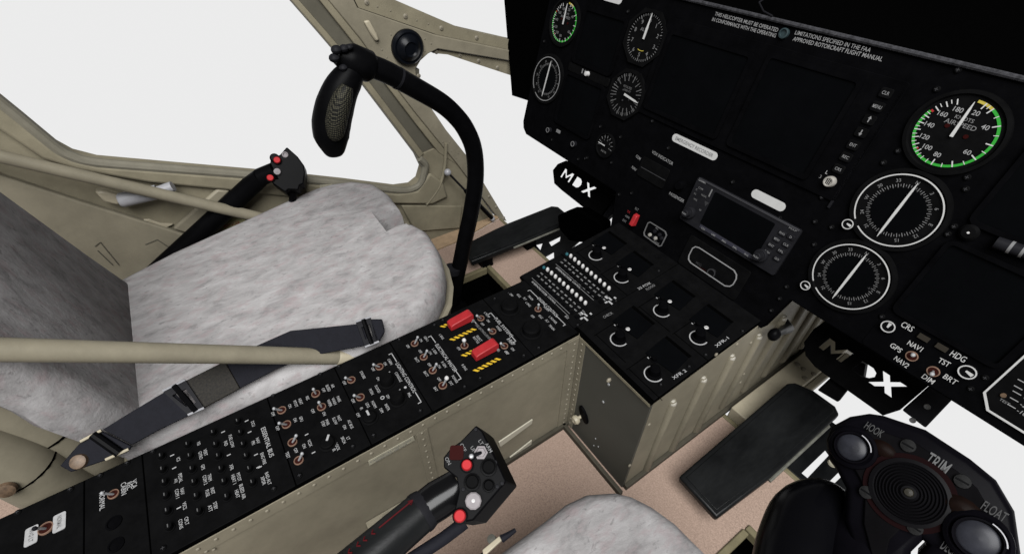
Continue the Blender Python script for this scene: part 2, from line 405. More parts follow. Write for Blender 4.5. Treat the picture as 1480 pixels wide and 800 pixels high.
# toggles
for rp, bp in [((407.4, 592.6), (396, 590)), ((414.4, 613.2), (403.6, 611)), ((423, 638.8), (428, 629)), ((432, 665), (436.6, 655)), ((456.6, 569), (453, 562)), ((465, 588), (461, 581)),
               ((508, 549), (499.5, 545.6)), ((521, 574), (512, 571)), ((548.6, 530), (540, 526.5)), ((599.4, 496.4), (603.6, 487)), ((612.5, 516), (617, 506.7)), ((625.5, 535.4), (630.7, 525.8)),
               ((695, 460), (689.4, 456)), ((712, 479), (706.5, 476)), ((729, 500), (724, 496)), ((164.4, 713.6), (147.6, 712))]:
    toggle(CONS, cons, rp, bp)
toggle(CONS, cons, (777.6, 447), (778.5, 440), .011, .0022)
for rp, bp in [((640, 557), (645.6, 546)), ((671.4, 499.7), (670.7, 491.3))]: toggle(CONS, cons, rp, bp, .015, .0032, 1.05, WKNOB)
toggle(CONS, cons, (67, 763), (50, 763), .013, .0024, 1.25, GUNM)
# rotary knobs
def rotary(F, parent, p, r, h, pointer=None, name='rotary_knob', m=BLACK2, seg=20):
    l = MB(); l.lathe([(r * 1.25, 0), (r * 1.25, .0012), (r, .0018), (r * .96, h * .8), (r * .8, h), (0, h)], m, n=seg)
    o = l.obj(name, parent, on(F, *p))
    if pointer is not None:
        d = loc(F, *pointer, h) - loc(F, *p, h); d.z = 0; d = d.normalized()
        g = MB(); g.bar(d * r * .1, d * r * 1.0, r * .3, h, WHITE, h=.0008); g.obj('pointer', o, on(F, *p))
    return o
rotary(CONS, cons, (560, 552), .0092, .013); rotary(CONS, cons, (575, 578), .0092, .013)
rotary(CONS, cons, (736.5, 446), .0135, .012); rotary(CONS, cons, (768, 479), .0135, .012)
rotary(CONS, cons, (474, 641), .0085, .006, (482, 616)); rotary(CONS, cons, (535, 604), .0085, .006, (529, 592))
for p in ((165, 755), (168, 787)): 
    l = MB(); l.lathe([(.0075, 0), (.0075, .0012), (.006, .0014), (.0055, .0002), (0, .0002)], BLACK, n=20); l.obj('blanking_cap', cons, on(CONS, *p))
# circuit breakers
cbm = MB(); cbm.lathe([(.0046, 0), (.0046, .001), (.0034, .0012), (.0034, .0065), (0, .0068)], BLACK2, n=14); cbm.box((0, 0, .0069), (.0036, .001, .0005), mat('breaker_rating', (.05, .05, .05), .5, .1))
CB = Once(lambda: cbm, 'circuit_breaker')
for x, y in zp((200, 600, 4), (140, 243), (148, 320), (158, 393), (166, 470), (176, 558), (187, 650), (292, 177), (305, 243), (316, 318), (328, 393), (342, 473), (357, 560), (438, 108), (452, 177), (468, 243), (483, 317), (500, 390), (517, 477), (580, 43), (595, 108), (610, 177), (628, 243), (647, 317), (665, 395)):
    CB.put(cons, on(CONS, x, y, -.0058 + .0058))
# red guarded switches
for (p, q) in [((650, 477), (681, 459)), ((686, 521), (716, 500))]:
    A, B = loc(CONS, *p), loc(CONS, *q); L_ = (B - A).length
    c = (A + B) / 2; l = MB()
    hw = .0073
    pts = [(A.y, .002), (A.y + .001, .011), (A.y + .006, .013), (B.y - .003, .0165), (B.y, .014), (B.y, .002)]
    vs = [(c.x - hw, y, z) for y, z in pts] + [(c.x + hw, y, z) for y, z in pts]; n = len(pts)
    l.add(vs, [tuple(range(n)), tuple(range(n, 2 * n))[::-1]] + [(i, n + i, n + (i + 1) % n, (i + 1) % n) for i in range(n)], RED)
    o = l.obj('guard', cons, CONS, .0012)
    h = MB(); h.X = Matrix.Translation((c.x, B.y - .002, .004)) @ Matrix.Rotation(math.pi / 2, 4, 'Y'); h.cyl((0, 0, 0), .0022, -.0095, .0095, DIM, 10); h.obj('hinge_pin', o, CONS)
for p, q in [((636.5, 474), (666, 459.5)), ((650, 493), (688, 478)), ((667, 516), (702, 499)), ((684, 538), (723, 520.5))]:
    A, B = loc(CONS, *p), loc(CONS, *q); A = V((A.x, A.y)); B = V((A.x * .5 + B.x * .5, B.y)); n = 6; L_ = B.y - A.y; hz = MB()
    for i in range(n):
        y = A.y + L_ * (i + .1) / n; w_ = L_ / n * .55
        hz.prism([(A.x - .0028, y), (A.x + .0028, y + .0045), (A.x + .0028, y + .0045 + w_), (A.x - .0028, y + w_)], .0009, .0013, HAZ)
    hz.obj('hazard_marking', cons, CONS)
# lettering
t = MB()
def brk(p, q, gap, F=CONS, b=t):
    A, B = loc(F, *p), loc(F, *q); y = (A.y + B.y) / 2; g = gap * (B.x - A.x) / 2; c = (A.x + B.x) / 2
    for x0, x1 in ((A.x, c - g), (c + g, B.x)): b.box(((x0 + x1) / 2, y, .0011), (x1 - x0, .0011, .0004), WHITE)
    for x in (A.x, B.x): b.box((x, y - .002, .0011), (.0011, .005, .0004), WHITE)
t.text_px(CONS, 'ESSENTIAL BUS', (380.5, 618), (393.5, 660), .0052, WHITE, .0012)
brk((566, 511), (609, 581), .62); t.text_px(CONS, 'LIGHTING CONTROL', (574, 525), (600, 567), .0052, WHITE, .0012)
brk((622.5, 486), (667, 547), .66); t.text_px(CONS, 'ELECTRICAL MASTER', (631, 498), (659, 537), .0052, WHITE, .0012)
brk((709, 453), (746, 493), .66); t.text_px(CONS, 'FUEL SYSTEMS', (716, 460), (740, 487), .0052, WHITE, .0012)
brk((765, 420), (818, 469), .5); t.text_px(CONS, 'ENGINE CONTROL', (778, 431), (806, 458), .0054, WHITE, .0012)
brk((684, 465), (712, 494), .75); t.text_px(CONS, 'FIRE EXTINGUISHER', (688, 469), (709, 491), .004, DIM, .0012)
for z, lst, h in [((200, 600, 4), [('DCU', 665, 50), ('NAV', 693, 147), ('PRI', 666, 160), ('ENG FIRE', 724, 250), ('RAD ALT', 752, 365), ('XPDR', 724, 378), ('FUEL LOW', 540, 150), ('IND', 508, 163), ('XFR', 541, 300), ('PITOT', 583, 357), ('HEAT 1', 554, 370), ('BLEED AIR', 604, 440), ('HEAT', 574, 454), ('VSI', 351, 163), ('VERT', 390, 215), ('GYRO', 362, 232), ('GPS', 376, 300), ('TRIM', 415, 360), ('COM 2', 388, 374), ('INST', 432, 437), ('FUSE', 402, 450), ('STBY', 448, 522), ('ATT', 418, 538), ('ICS', 234, 255), ('PEDAL', 246, 362), ('ADJ', 218, 378), ('NAV', 257, 440), ('COM 1', 227, 453), ('VSCS', 270, 522), ('CPLT', 282, 610), ('CONS', 248, 628)], .0042),
                  ((370, 530, 5), [('OFF', 125, 342), ('ON', 247, 285), ('PITOT', 288, 268), ('HEAT', 324, 252), ('OFF', 158, 445), ('ON', 285, 385), ('GPU', 329, 378), ('RES', 374, 227), ('OFF', 490, 170), ('BLEED', 523, 155), ('AIR', 556, 140), ('OFF', 413, 322), ('ON', 494, 340), ('WIPER', 533, 263), ('WASH', 566, 250), ('PARK', 600, 235), ('STBY', 488, 414), ('PWR', 517, 402), ('SLOW', 572, 392), ('FAST', 603, 374), ('AC BUS', 684, 415), ('ON', 642, 436), ('ON', 350, 573), ('VCSX', 391, 552), ('OFF', 290, 606), ('TEST', 231, 638), ('FLIR', 562, 592), ('LOCK', 590, 578), ('SRCH', 633, 530), ('LT', 668, 518)], .0042),
                  ((470, 480, 5), [('OFF', 140, 368), ('STROBE', 272, 310), ('OFF', 347, 270), ('ON', 435, 230), ('CABIN', 470, 215), ('OFF', 203, 498), ('POSN', 335, 432), ('OFF', 385, 340), ('FLOOD', 380, 412), ('INSTR', 450, 543), ('OFF', 455, 468), ('LDG', 308, 528), ('NORM', 354, 523), ('IR', 264, 552), ('OFF', 240, 600), ('DIM', 408, 567), ('CONSOLE', 530, 325), ('PNL', 610, 455)], .0042),
                  ((570, 440, 5.712), [('OFF', 113, 348), ('ON', 220, 297), ('GEN 1', 263, 285), ('OFF', 215, 390), ('ON', 297, 402), ('L GEN', 333, 388), ('BATT', 187, 460), ('OFF', 290, 500), ('ON', 370, 514), ('R GEN', 410, 497), ('BATT', 262, 575), ('BAT', 342, 700), ('OFF', 370, 620), ('EXT', 468, 652), ('POWER', 500, 618), ('L ENG', 390, 268), ('OFF', 532, 366), ('R ENG', 578, 520), ('BOTTLE', 675, 295), ('SELECT', 700, 282), ('L PUMP', 765, 88), ('ON', 775, 138), ('OFF', 728, 165), ('XFEED', 862, 200), ('R PUMP', 955, 310), ('OFF', 925, 398)], .0042),
                  ((690, 400, 6.669), [('OFF', 328, 178), ('IDLE', 400, 185), ('FLY', 458, 215), ('TRAIN', 512, 205), ('L ENG', 490, 268), ('OFF', 533, 385), ('IDLE', 610, 388), ('FLY', 672, 430), ('TRAIN', 716, 490), ('L POWER', 728, 418), ('NORM', 665, 310), ('R PUMP', 330, 625), ('ON', 340, 700), ('OFF', 284, 733), ('ECS', 862, 392)], .0044),
                  ((0, 640, 5), [('VCA', 975, 295), ('REC', 938, 310), ('CABIN', 898, 330), ('NORMAL', 742, 418)], .0058)]:
    for s, x, y in lst:
        px, py = z[0] + x / z[2], z[1] + y / z[2]; tx(t, CONS, s, px, py, h * .86, .0012, ws=.8)
for z, lst in [((200, 600, 4), [(198, 232), (210, 305), (237, 535), (492, 97), (525, 230), (628, 33), (645, 98), (682, 228), (705, 300)]), ((370, 530, 5), [(368, 490), (418, 620), (20, 725)]), ((470, 480, 5), [(460, 292), (534, 420)])]:
    for x, y in lst:
        c = loc(CONS, z[0] + x / z[2], z[1] + y / z[2]); t.box((c.x, c.y, .0011), (.0012, .0042, .0004), WHITE)
c1, c2 = loc(CONS, 553, 575), loc(CONS, 586, 560)
t.ring((c1.x, c1.y), .0022, .001, .0009, WHITE, 16); t.cyl((c2.x, c2.y, 0), .0018, .0009, .0013, WHITE, 12)
for g, q in t.split(lambda p: sum(p.y > e for e in secs[1:-1])).items(): q.obj('lettering', SECS[g], CONS)
for s, p in (('NVG LT', (46.5, 774)), ('NORMAL', (87, 754.5))):
    c = loc(CONS, *p); l = MB(); l.prism(rrect(c.x, c.y, .021, .011, .002), .0009, .0016, WHITE); l.text(s, c, .015, .0038, INK, .0021); l.obj('switch_placard', cons, CONS)

# ================================================================== RADIO PEDESTAL
ped = thing('radio_pedestal', 'wide forward pedestal with black radio panels on top and ribbed beige side', 'pedestal', (-.34, .45, 0))
PX0, PX1, PY0, PY1 = -.487, -.186, .348, 1.3
def ztop(y): return .2475 + .105 * (y - .345) - .006
b = MB()      # right hand ribbed side wall + rear door + left wall as one sheet-metal box
b.slab([(PX1 - .012, PY0 + .004, 0), (PX1 - .012, PY1, 0), (PX1 - .012, PY1, .37), (PX1 - .012, .6, .37), (PX1 - .012, .572, .262), (PX1 - .012, PY0 + .004, ztop(PY0))], (.012, 0, 0), BEIGE)
SIDE = frame((PX1, 0, 0), (0, 1, 0), (0, 0, 1))
RIBGLINT = mat('rib_top_highlight', (.2, .188, .16), .4, .3)  # paler colour on the rib tops paints in their specular highlights
ry = [.3995 + .0617 * i for i in range(10)]
q = MB(); q.X = SIDE
for i, y in enumerate(ry):
    zt = .209 + .0075 * i if i < 4 else .236 + .004 * (i - 4)
    z0 = .004 + .003 * i if i < 3 else .034
    vs = [(y, z0, 0), (y, zt, 0)]
    q.tube([(y, z0, -.002), (y, z0 + .006, .0006), (y, zt - .006, .0006), (y, zt, -.001)], [.005, .0068, .0068, .0058], BEIGE, 14); q.ball((y, zt - .004, .001), .0062, RIBGLINT, 10)
for x, y in [(1085, 495), (1035, 512), (938, 613), (910, 672), (880, 549), (1075, 540), (1065, 497), (1070, 552)]:
    c = loc(SIDE, x, y)
    q.ball((c.x, c.y, 0), .0032, RIVET, 8, (1, 1, .6))
def merge(b, q):
    o = len(b.v); b.v += q.v
    for m in q.m:
        if m not in b.m: b.m.append(m)
    b.f += [tuple(i + o for i in f) for f in q.f]; b.mi += [b.m.index(q.m[i]) for i in q.mi]
b.slab([(PX1 - .012, .95, -.42), (PX1 - .012, 1.45, -.42), (PX1 - .012, 1.45, -.001), (PX1 - .012, .95, -.001)], (.012, 0, 0), BEIGE)
merge(b, q); b.obj('ribbed_side', ped)
l = MB(); l.slab([(PX0, PY0, 0), (PX0, PY1, 0), (PX0, PY1, .31), (PX0, PY0, ztop(PY0))], (.012, 0, 0), BEIGE); l.obj('plain_side', ped)
REAR = frame((0, PY0, 0), (1, 0, 0), (0, 0, 1))
l = MB(); l.X = REAR
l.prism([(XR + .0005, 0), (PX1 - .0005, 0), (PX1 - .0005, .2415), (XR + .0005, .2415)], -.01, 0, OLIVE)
l.box((XR + .007, .121, .001), (.014, .236, .002), BEIGE)
for i in range(16): l.ball((XR + .0085, .232 - i * .0145, .002), .0019, RIVET, 8, (1, 1, .7))
l.box(((XR + PX1) / 2, .2405, .001), (PX1 - XR - .001, .005, .003), BEIGE2)
for x, y in ((872, 580), (880, 555), (861, 633), (858.5, 643), (865, 644.5)):
    c = loc(REAR, x, y); l.lathe([(.0024 if y < 600 else .0012, -.001), (.0022 if y < 600 else .0012, .0012), (0, .0014)], STEEL, (c.x, c.y, 0), 10)
l.obj('rear_door', ped)
l = MB(); l.X = frame((0, PY0 - .0075, 0), (1, 0, 0), (0, 0, 1)); l.box(((XR + PX1) / 2 + .004, .006, .0035), (PX1 - XR + .008, .012, .007), MATS['dark_skirting'])
l.X = SIDE; l.box((.66, .006, .0035), (.62, .012, .007), MATS['dark_skirting']); l.obj('kick_strip', ped, None, .001)
c = loc(REAR, 845, 598); l = MB(); l.X = REAR @ Matrix.Translation((c.x, c.y, 0)) @ Matrix.Rotation(math.radians(35), 4, 'Z')
ov = [(.0085 * math.cos(a), .0175 * math.sin(a)) for a in [2 * math.pi * i / 24 for i in range(24)]]
l.prism(ov, 0, .004, RUBBER); l.X = Matrix(); latch = l.obj('latch', ped, None, .001)
c = loc(REAR, 833, 605.5, .012); l = MB(); l.X = REAR @ Matrix.Translation((c.x, c.y, .002))
l.lathe([(.003, 0), (.003, .007), (.0075, .008), (.0085, .012), (.0065, .016), (.0025, .0165), (.002, .0135), (0, .0135)], CREAM, n=18); l.X = Matrix(); l.obj('lock_knob', latch)
# top deck
def pl(x0, x1, y0, y1, z0, z1, m, b): return b.prism([(x0, (y0 - .345)), (x1, (y0 - .345)), (x1, (y1 - .345)), (x0, (y1 - .345))], z0, z1, m)
l = MB(); pl(PX0, PX1, .3455, .62, -.007, -.0022, VOID, l); l.obj('panel_bed', ped, PED)
l = MB(); pl(PX0 + .001, -.3435, .3465, .433, -.0022, 0, BLACK2, l); l.obj('annunciator_panel', ped, PED, .0006)
l = MB(); pl(PX0 + .001, -.3435, .4345, .575, -.0022, 0, BLACK2, l); l.obj('radio_panel', ped, PED, .0006)
l = MB(); pl(-.3425, PX1 - .001, .352, .575, -.0022, 0, BLACK2, l); l.obj('radio_panel', ped, PED, .0006)
k4 = loc(PED, 1010, 488)
sq = [loc(PED, *p) - k4 for p in ((996, 462), (1020, 442), (1056, 468), (1037, 488))]
knob_px = [(862, 369), (899, 401), (957, 449), (1010, 488), (895, 490), (945, 540)]
tl = MB()
for i, p in enumerate(knob_px):
    c = loc(PED, *p)
    l = MB(); l.prism([(c.x + s.x, c.y + s.y) for s in sq], .0004, .0016, SCREEN)
    A, B = c + sq[1], c + sq[2]; l.bar(A + V((0, .004, 0)), B + V((0, .004, 0)), .005, .0002, VOID, h=.0006)
    l.obj('radio_display', ped, PED)
    l = MB(); l.lathe([(.0098, 0), (.0098, .002), (.0078, .003), (.0072, .013), (.005, .0155), (0, .0155)], BLACK, n=20); l.obj('volume_knob', ped, PED @ Matrix.Translation(c))
    tl.ring((c.x, c.y - .0005), .0124, .0016, .0006, WHITE, 30, math.radians(150), math.radians(372), .0006)
    # little selector with three position marks, bright screw beside it
    s = c + V((-.0155, .0165, 0))
    l = MB(); l.lathe([(.005, 0), (.005, .001), (.0036, .0016), (.0032, .006), (0, .006)], BLACK, n=14); l.obj('selector_knob', ped, PED @ Matrix.Translation(s))
    for j in range(3): tl.box((s.x - .0075 + .0005 * j, s.y - .004 + j * .0042, .0009), (.0028, .0014, .0004), DIM if i in (0, 1) else mat('soft_print', (.17, .17, .17), .6, .1))
    if i != 5:
        g = MB(); g.lathe([(.004, 0), (.0038, .0014), (.002, .002), (0, .002)], WKNOB, n=14); g.box((0, 0, .002), (.0052, .0008, .0005), BLACK); g.obj('trim_screw', ped, PED @ Matrix.Translation(c + V((-.0055, .0222, 0))) @ Matrix.Rotation(.6, 4, 'Z'))
    for e, w_ in ((-.0335, .0012), ):
        tl.box((c.x - .027, c.y + .018, .0004), (.0008, .085, .0004), VOID)
    tl.box((c.x + .004, c.y - .021, .0004), (.062, .0009, .0004), VOID)
for p in ((898, 472), (1010, 470.5)):
    l = MB(); l.ball((0, 0, .001), .0016, AMBER, 10); l.obj('amber_lamp', ped, on(PED, *p))
for s, p, q in (('XFR-1', (1034, 501), (1052, 488)), ('XFR 2', (972, 547), (991, 535)), ('22 FOX', (922, 418), (940, 409)), ('FLOOD', (934, 419), (946, 412)), ('CHECK', (872, 459), (885, 452))):
    tl.text_px(PED, s, p, q, .0046, DIM if s in ('FLOOD', 'CHECK') else WHITE, .0011)
for p in ((1073, 479), (1020, 513), (996, 530), (955, 556), (890, 435), (835, 470), (870, 430), (952, 392), (812, 488)): SCREW.put(ped, on(PED, *p))
# annunciator: two rows of white paddle switches
for (p, q, nm) in (((825, 370), (880, 416.5), 0), ((791.5, 389.5), (846, 437.5), 1)):
    A, B = loc(PED, *p, .006), loc(PED, *q, .006)
    for i in range(10):
        c = A.lerp(B, i / 9); l = MB()
        l.ball((0, 0, 0), .0034, WKNOB, 12, (.82, 1, 1.5)); o = l.obj('paddle_switch', ped, PED @ Matrix.Translation((c.x, c.y, .006)))
    d = (B - A) / 9; c = A - d
    l = MB(); l.ball((0, 0, .003), .0032, TEAL, 10); l.obj('teal_lamp', ped, PED @ Matrix.Translation((c.x, c.y, 0)))
    for r, (off, ln) in enumerate(((-.0105, .0042), (-.0185, .0036))):
        for i in range(11):
            x = A.x + (B.x - A.x) * (i - .25 + .1 * r) / 9; y = A.y + off + (B.y - A.y) * i / 9
            tl.text(['ICS', 'VHF', 'FM', 'UHF', 'NAV', 'ADF', 'MKR', 'DME', 'PA', 'HOT', 'VOX'][(i + 3 * r) % 11], (x, y), .0056, .0026, WHITE, .0009)
            if r: 
                g = MB(); tl.box((x + .001, y - .0075, .001), (.006, .005, .0012), BLACK)
    for dx, dy, w_, h_ in ((.115, -.004, .004, .003), (.112, -.0115, .007, .0028), (.118, -.0165, .009, .0028), (.1135, -.021, .003, .005), (.106, -.014, .006, .003)):
        tl.box((A.x + dx, A.y + dy, .0009), (w_, h_, .0004), WHITE)
    # long label line with a rule
    ya = A.y - .034 if nm else A.y - .0335
    tl.text('INTERPHONE SYSTEM', (A.x + .022, ya), .04, .0036, WHITE, .0009); tl.text('CONTROL', (A.x + .055, ya + .0005), .02, .0032, WHITE, .0009)
    tl.box((A.x + .045, ya + .0045, .001), (.1, .0008, .0004), DIM); tl.box((A.x + .082, ya, .001), (.032, .0008, .0004), DIM)
for g, q in tl.split(lambda p: (2 if p.x > -.3435 else (0 if p.y < .0885 else 1)) * 4 + (p.y > .08) * (p.x > -.3435) + 2 * (p.x > -.254)).items(): q.obj('lettering', ped, PED)
# ================================================================== INSTRUMENT PANEL
ip = thing('instrument_panel', 'tall black instrument panel with round gauges and dead screens across the cockpit front', 'instrument panel', (-.45, .6, .2))
sil = [(-.833, .018), (-.826, -.27), (-.82, -.283), (-.806, -.2925), (-.517, -.294), (-.5, -.36), (-.181, -.352), (-.17, -.2905), (.035, -.2895), (.14, -.2895), (.15, -.28), (.15, .018)]
b = MB(); b.prism(sil, -.02, 0, BLACK); b.obj('panel_face', ip, PANEL, .002)
b = MB(); b.box((-.34, -.1, -.1), (.9, .2, .155), VOID); b.obj('housing', ip, PANEL)
sp = [loc(PANEL, *p, -.026) for p in ((728, -8), (740, 138), (768, 147), (830, 160), (850, -10))]
b = MB(); b.prism([(p.x, p.y) for p in sp], -.03, -.026, VOID); b.obj('side_shroud', ip, PANEL)
b = MB(); b.slab([(-1.02, .668, .6195), (.5, .668, .6195), (.7, 1.9, .70), (-1.3, 1.9, .70)], (0, 0, -.01), VOID); hood = b.obj('glareshield', ip)
b = MB(); pts = [PANEL @ V((-.9 + i * .05, .0212, .002)) for i in range(23)]; b.tube(pts, .0028, mat('glareshield_piping', (.02, .02, .022), .8, .05, noise=.7, nscale=250), 8); b.obj('edge_piping', hood)
b = MB(); b.tube([PANEL @ V(p) for p in ((-.405, .06, -.04), (-.402, .036, .001), (-.389, .0275, .004), (-.374, .0245, .004))], .0011, GUNM, 6); b.obj('cord', hood)
# section joints: raised sub-panels a hair proud of the face
def plate(u0, u1, v0, v1, h=.0015, m=BLACK2, name='sub_panel', r=.004, bev=.0006):
    l = MB(); l.prism(rrect((u0 + u1) / 2, (v0 + v1) / 2, u1 - u0, v1 - v0, r, 3), .0002, h, m); return l.obj(name, ip, PANEL, bev)
def screen(u0, u1, v0, v1, name='display', rim=.006, h=.004, m=SCREEN, r=.004):
    cx, cy, w_, h_ = (u0 + u1) / 2, (v0 + v1) / 2, u1 - u0, v1 - v0
    o = rrect(cx, cy, w_ + 2 * rim, h_ + 2 * rim, r + rim, 3); i = rrect(cx, cy, w_, h_, r, 3)
    fr = cut_plate(name, o, [i], h, GUNM if name == 'x' else BLACK, ip, PANEL @ Matrix.Translation((0, 0, h / 2 + .0003)), .0006)
    l = MB(); l.prism(i, .0004, .0012, m); l.obj('screen', fr, PANEL); return fr
A_ = lambda d: math.radians(90 - d)
def pol(c, r, deg): return V((c[0] + r * math.sin(math.radians(deg)), c[1] + r * math.cos(math.radians(deg)), 0))
def gauge(c, R, name='gauge', bez=None, label=None):
    l = MB()
    l.lathe([(R * 1.22, 0), (R * 1.2, .004), (R * 1.1, .0045), (R * 1.06, .0016), (0, .0016)], BLACK2, c, 44)
    return l
def arc(l, c, r, w_, d0, d1, m, z=.0021): l.ring(c, r, w_, z, m, max(4, int((d1 - d0) / 5)), A_(d1), A_(d0), .0003)
def ticks(l, c, r0, r1, degs, w_, m=PLAC, z=.0024):
    for d in degs: l.bar(pol(c, r0, d), pol(c, r1, d), w_, z, m, h=.0003)
def needle(par, c, deg, r0, r1, w0, w1, m=WHITE, tip=None, name='needle'):
    l = MB(); a = pol(c, r0, deg); e = pol(c, r1, deg)
    l.bar(a, e, w0, .0042, m, w1, h=.0008)
    if tip: l.bar(e, pol(c, tip, deg), w1, .0042, m, .0004, h=.0008)
    l.cyl((c[0], c[1], 0), w0 * .75, .0016, .0042, BLACK, 14)
    return l.obj(name, par, PANEL)
def airspeed(c, R, dim, label):
    k = R / .0345
    l = gauge(c, R * 1.03)
    arc(l, c, .0333 * k, .0026 * k, 1, 27, YELL); arc(l, c, .0333 * k, .0026 * k, 27, 294, GREEN); arc(l, c, .0322 * k, .003 * k, 294, 297.5, RED)
    major = [13.5, 27, 58, 90, 118.7, 150, 180, 215, 229, 243.5, 258, 271, 284, 303, 318, 333]
    ticks(l, c, .0282 * k, .0345 * k, major[:7], .0011 * k); ticks(l, c, .0285 * k, .0342 * k, major[7:], .001 * k)
    ticks(l, c, .0305 * k, .0345 * k, [20, 42, 74, 104, 134, 165, 190, 200, 208, 222, 236, 250, 264, 278, 290, 310, 325], .0007 * k)
    for s, a in (('180', -23.7), ('20', 13.1), ('160', -53.8), ('140', -87.8), ('120', -118.7), ('100', -147.7), ('80', -178.1), ('60', 121.6), ('40', 55.3)):
        l.text(s, pol(c, .0235 * k, a), None, .0047 * k, DIM if dim else mat('dial_print', (.15, .15, .15), .6, .1), .0022)
    l.text('AIRSPEED', (c[0], c[1] + .0093 * k), .028 * k, .0045 * k, DIM, .0022); l.text('KNOTS', (c[0], c[1] + .0152 * k), .0165 * k, .0036 * k, DIM, .0022)
    for a in (-62, 88): l.cyl(pol(c, .0105 * k, a), .0022 * k, .0016, .0024, DRED, 12)
    l.cyl(pol(c, .031 * k, -140), .001 * k, .002, .0026, RED, 8)
    o = l.obj('airspeed_gauge', ip, PANEL); o['label'] = label
    needle(o, c, -2, -.0035 * k, .024 * k, .0032 * k, .0021 * k, PLAC, .032 * k); return o
airspeed((-.1285, -.039), .0345, False, 'large airspeed gauge with bright green arc and white needle')
airspeed((-.7695, -.0605), .0342, True, 'airspeed gauge at the far left end with thin green arc')
def adf(c, R, dim, label):
    k = R / .0408
    l = gauge(c, R * .96)
    g = 222.5
    arc(l, c, R, .0014 * k, g + 6.5 - 360, g - 6.5, PLAC if not dim else mat('ring_print', (.13, .13, .13), .6, .1), .005)
    ticks(l, c, .0262 * k, .0305 * k, [i * 5 for i in range(72) if i % 2 == 0], .0006 * k, DIM); ticks(l, c, .0275 * k, .0298 * k, [i * 5 for i in range(72) if i % 2], .0005 * k, DIM)
    for i, s in enumerate(('N', '3', '6', 'E', '12', '15', 'S', '21', '24', 'W', '30', '33')):
        if s == 'S': continue
        a = i * 30; l.text(s, pol(c, .0342 * k, a), None, .0037 * k, DIM, .0022, -math.radians(a))
    l.lathe([(.0255 * k, .0016), (.0255 * k, .0022), (0, .0022)], SCREEN, c, 40)
    o = l.obj('direction_gauge', ip, PANEL); o['label'] = label
    n = MB()
    for q, tq in ((.026, .0345), (-.026, -.0345)):
        n.bar(pol(c, 0, 1.5), pol(c, q * k, 1.5), .003 * k, .0042, PLAC, .0022 * k, h=.0008); n.bar(pol(c, q * k, 1.5), pol(c, tq * k, 1.5), .0022 * k, .0042, PLAC, .0004, h=.0008)
    n.obj('needle', o, PANEL)
    return o
adf((-.1283, -.1292), .0408, False, 'upper white ringed direction gauge under the airspeed gauge')
adf((-.1276, -.2214), .0408, False, 'lower white ringed direction gauge nearest the pedestal')
adf((-.7774, -.167), .0410, True, 'grey ringed direction gauge at the far left end')
def adj_knob(c, r, label=None, deg=100, name='setting_knob', m=PLAC):
    l = MB(); l.lathe([(r, 0), (r, .005), (r * .92, .0062), (r * .86, .0062), (r * .82, .0055), (0, .0055)], BLACK2, n=22)
    l.ring((0, 0), r * .93, r * .16, .0063, m, 22); l.bar(pol((0, 0), -r * .2, deg), pol((0, 0), r * .7, deg), r * .25, .0056, m, r * .5)
    return l.obj(name, ip, PANEL @ Matrix.Translation((c[0], c[1], 0)))
adj_knob((-.1623, -.1653), .0062); adj_knob((-.1628, -.2588), .0062); adj_knob((-.0633, -.2502), .0072, deg=0); adj_knob((.0179, -.2492), .0078, deg=100)
def octo(c, R, m=FAINT):
    l = MB(); n = 8; k = R / math.cos(math.pi / 8)
    pts = [pol(c, k, 22.5 + 45 * i) for i in range(8)]; cut_ = [(p.x, p.y) for p in pts]
    return cut_plate('bezel', cut_, [circ(c[0], c[1], R * .9, 36)], .004, BLACK2, ip, PANEL @ Matrix.Translation((0, 0, .0024)), .0006)
def altimeter(c, R):
    l = gauge(c, R * .88); f = mat('weak_print', (.085, .085, .085), .6, .1)
    ticks(l, c, R * .78, R * .92, [i * 36 for i in range(10)], .0011, f); ticks(l, c, R * .84, R * .92, [i * 7.2 for i in range(50) if i % 5], .0007, f)
    for i in range(10): l.text(str(i), pol(c, R * .66, i * 36 + .1), None, .0062, f, .0023)
    l.text('ALT', (c[0] - .008, c[1] + .011), None, .005, f, .0023); arc(l, c, R * .5, .001, 160, 200, YELL)
    o = l.obj('altimeter', ip, PANEL); octo_ = octo(c, R * 1.06); octo_.name = 'gauge_bezel'
    needle(o, c, 1, -.002, .013, .0036, .0042, PLAC, .036); return o
altimeter((-.5675, -.0435), .0385)
def vsi(c, R):
    l = gauge(c, R * .9); f = mat('weak_print2', (.055, .055, .055), .6, .1)
    ticks(l, c, R * .6, R * .95, [15, 40, 60, 75, 105, 125, 150, 170, 190, 210, 235, 255, 265, 275, 285, 305, 330, 350], .0013, f); ticks(l, c, R * .8, R * .93, [i * 9 + 4 for i in range(40)], .0007, f)
    l.text('VERTICAL SPEED', (c[0] - .002, c[1] + .012), .02, .004, f, .0023); l.text('1000 FT', (c[0], c[1] + .0065), .016, .0035, f, .0023)
    for a in (200, 300, 120): l.cyl(pol(c, R * .3, a), .0016, .0016, .0023, FAINT, 10)
    o = l.obj('vertical_speed_gauge', ip, PANEL); octo_ = octo(c, R * 1.06); octo_.name = 'gauge_bezel'
    needle(o, c, 97, -.002, .025, .0036, .003, PLAC, .033)
vsi((-.5665, -.1335), .037)
def smallg(c, R):
    l = gauge(c, R * .95); f = DIM
    ticks(l, c, R * .7, R * .95, [i * 25 - 100 for i in range(9)], .001, f)
    for i, s in enumerate('01234'): l.text(s, pol(c, R * .55, i * 45 - 80), None, .0032, f, .0023)
    l.text('ENG OIL', (c[0] + .001, c[1] - .011), .014, .0034, f, .0023); o = l.obj('small_gauge', ip, PANEL)
    needle(o, c, -88, -.001, R * .85, .0018, .001, PLAC)
smallg((-.5745, -.2275), .0195)
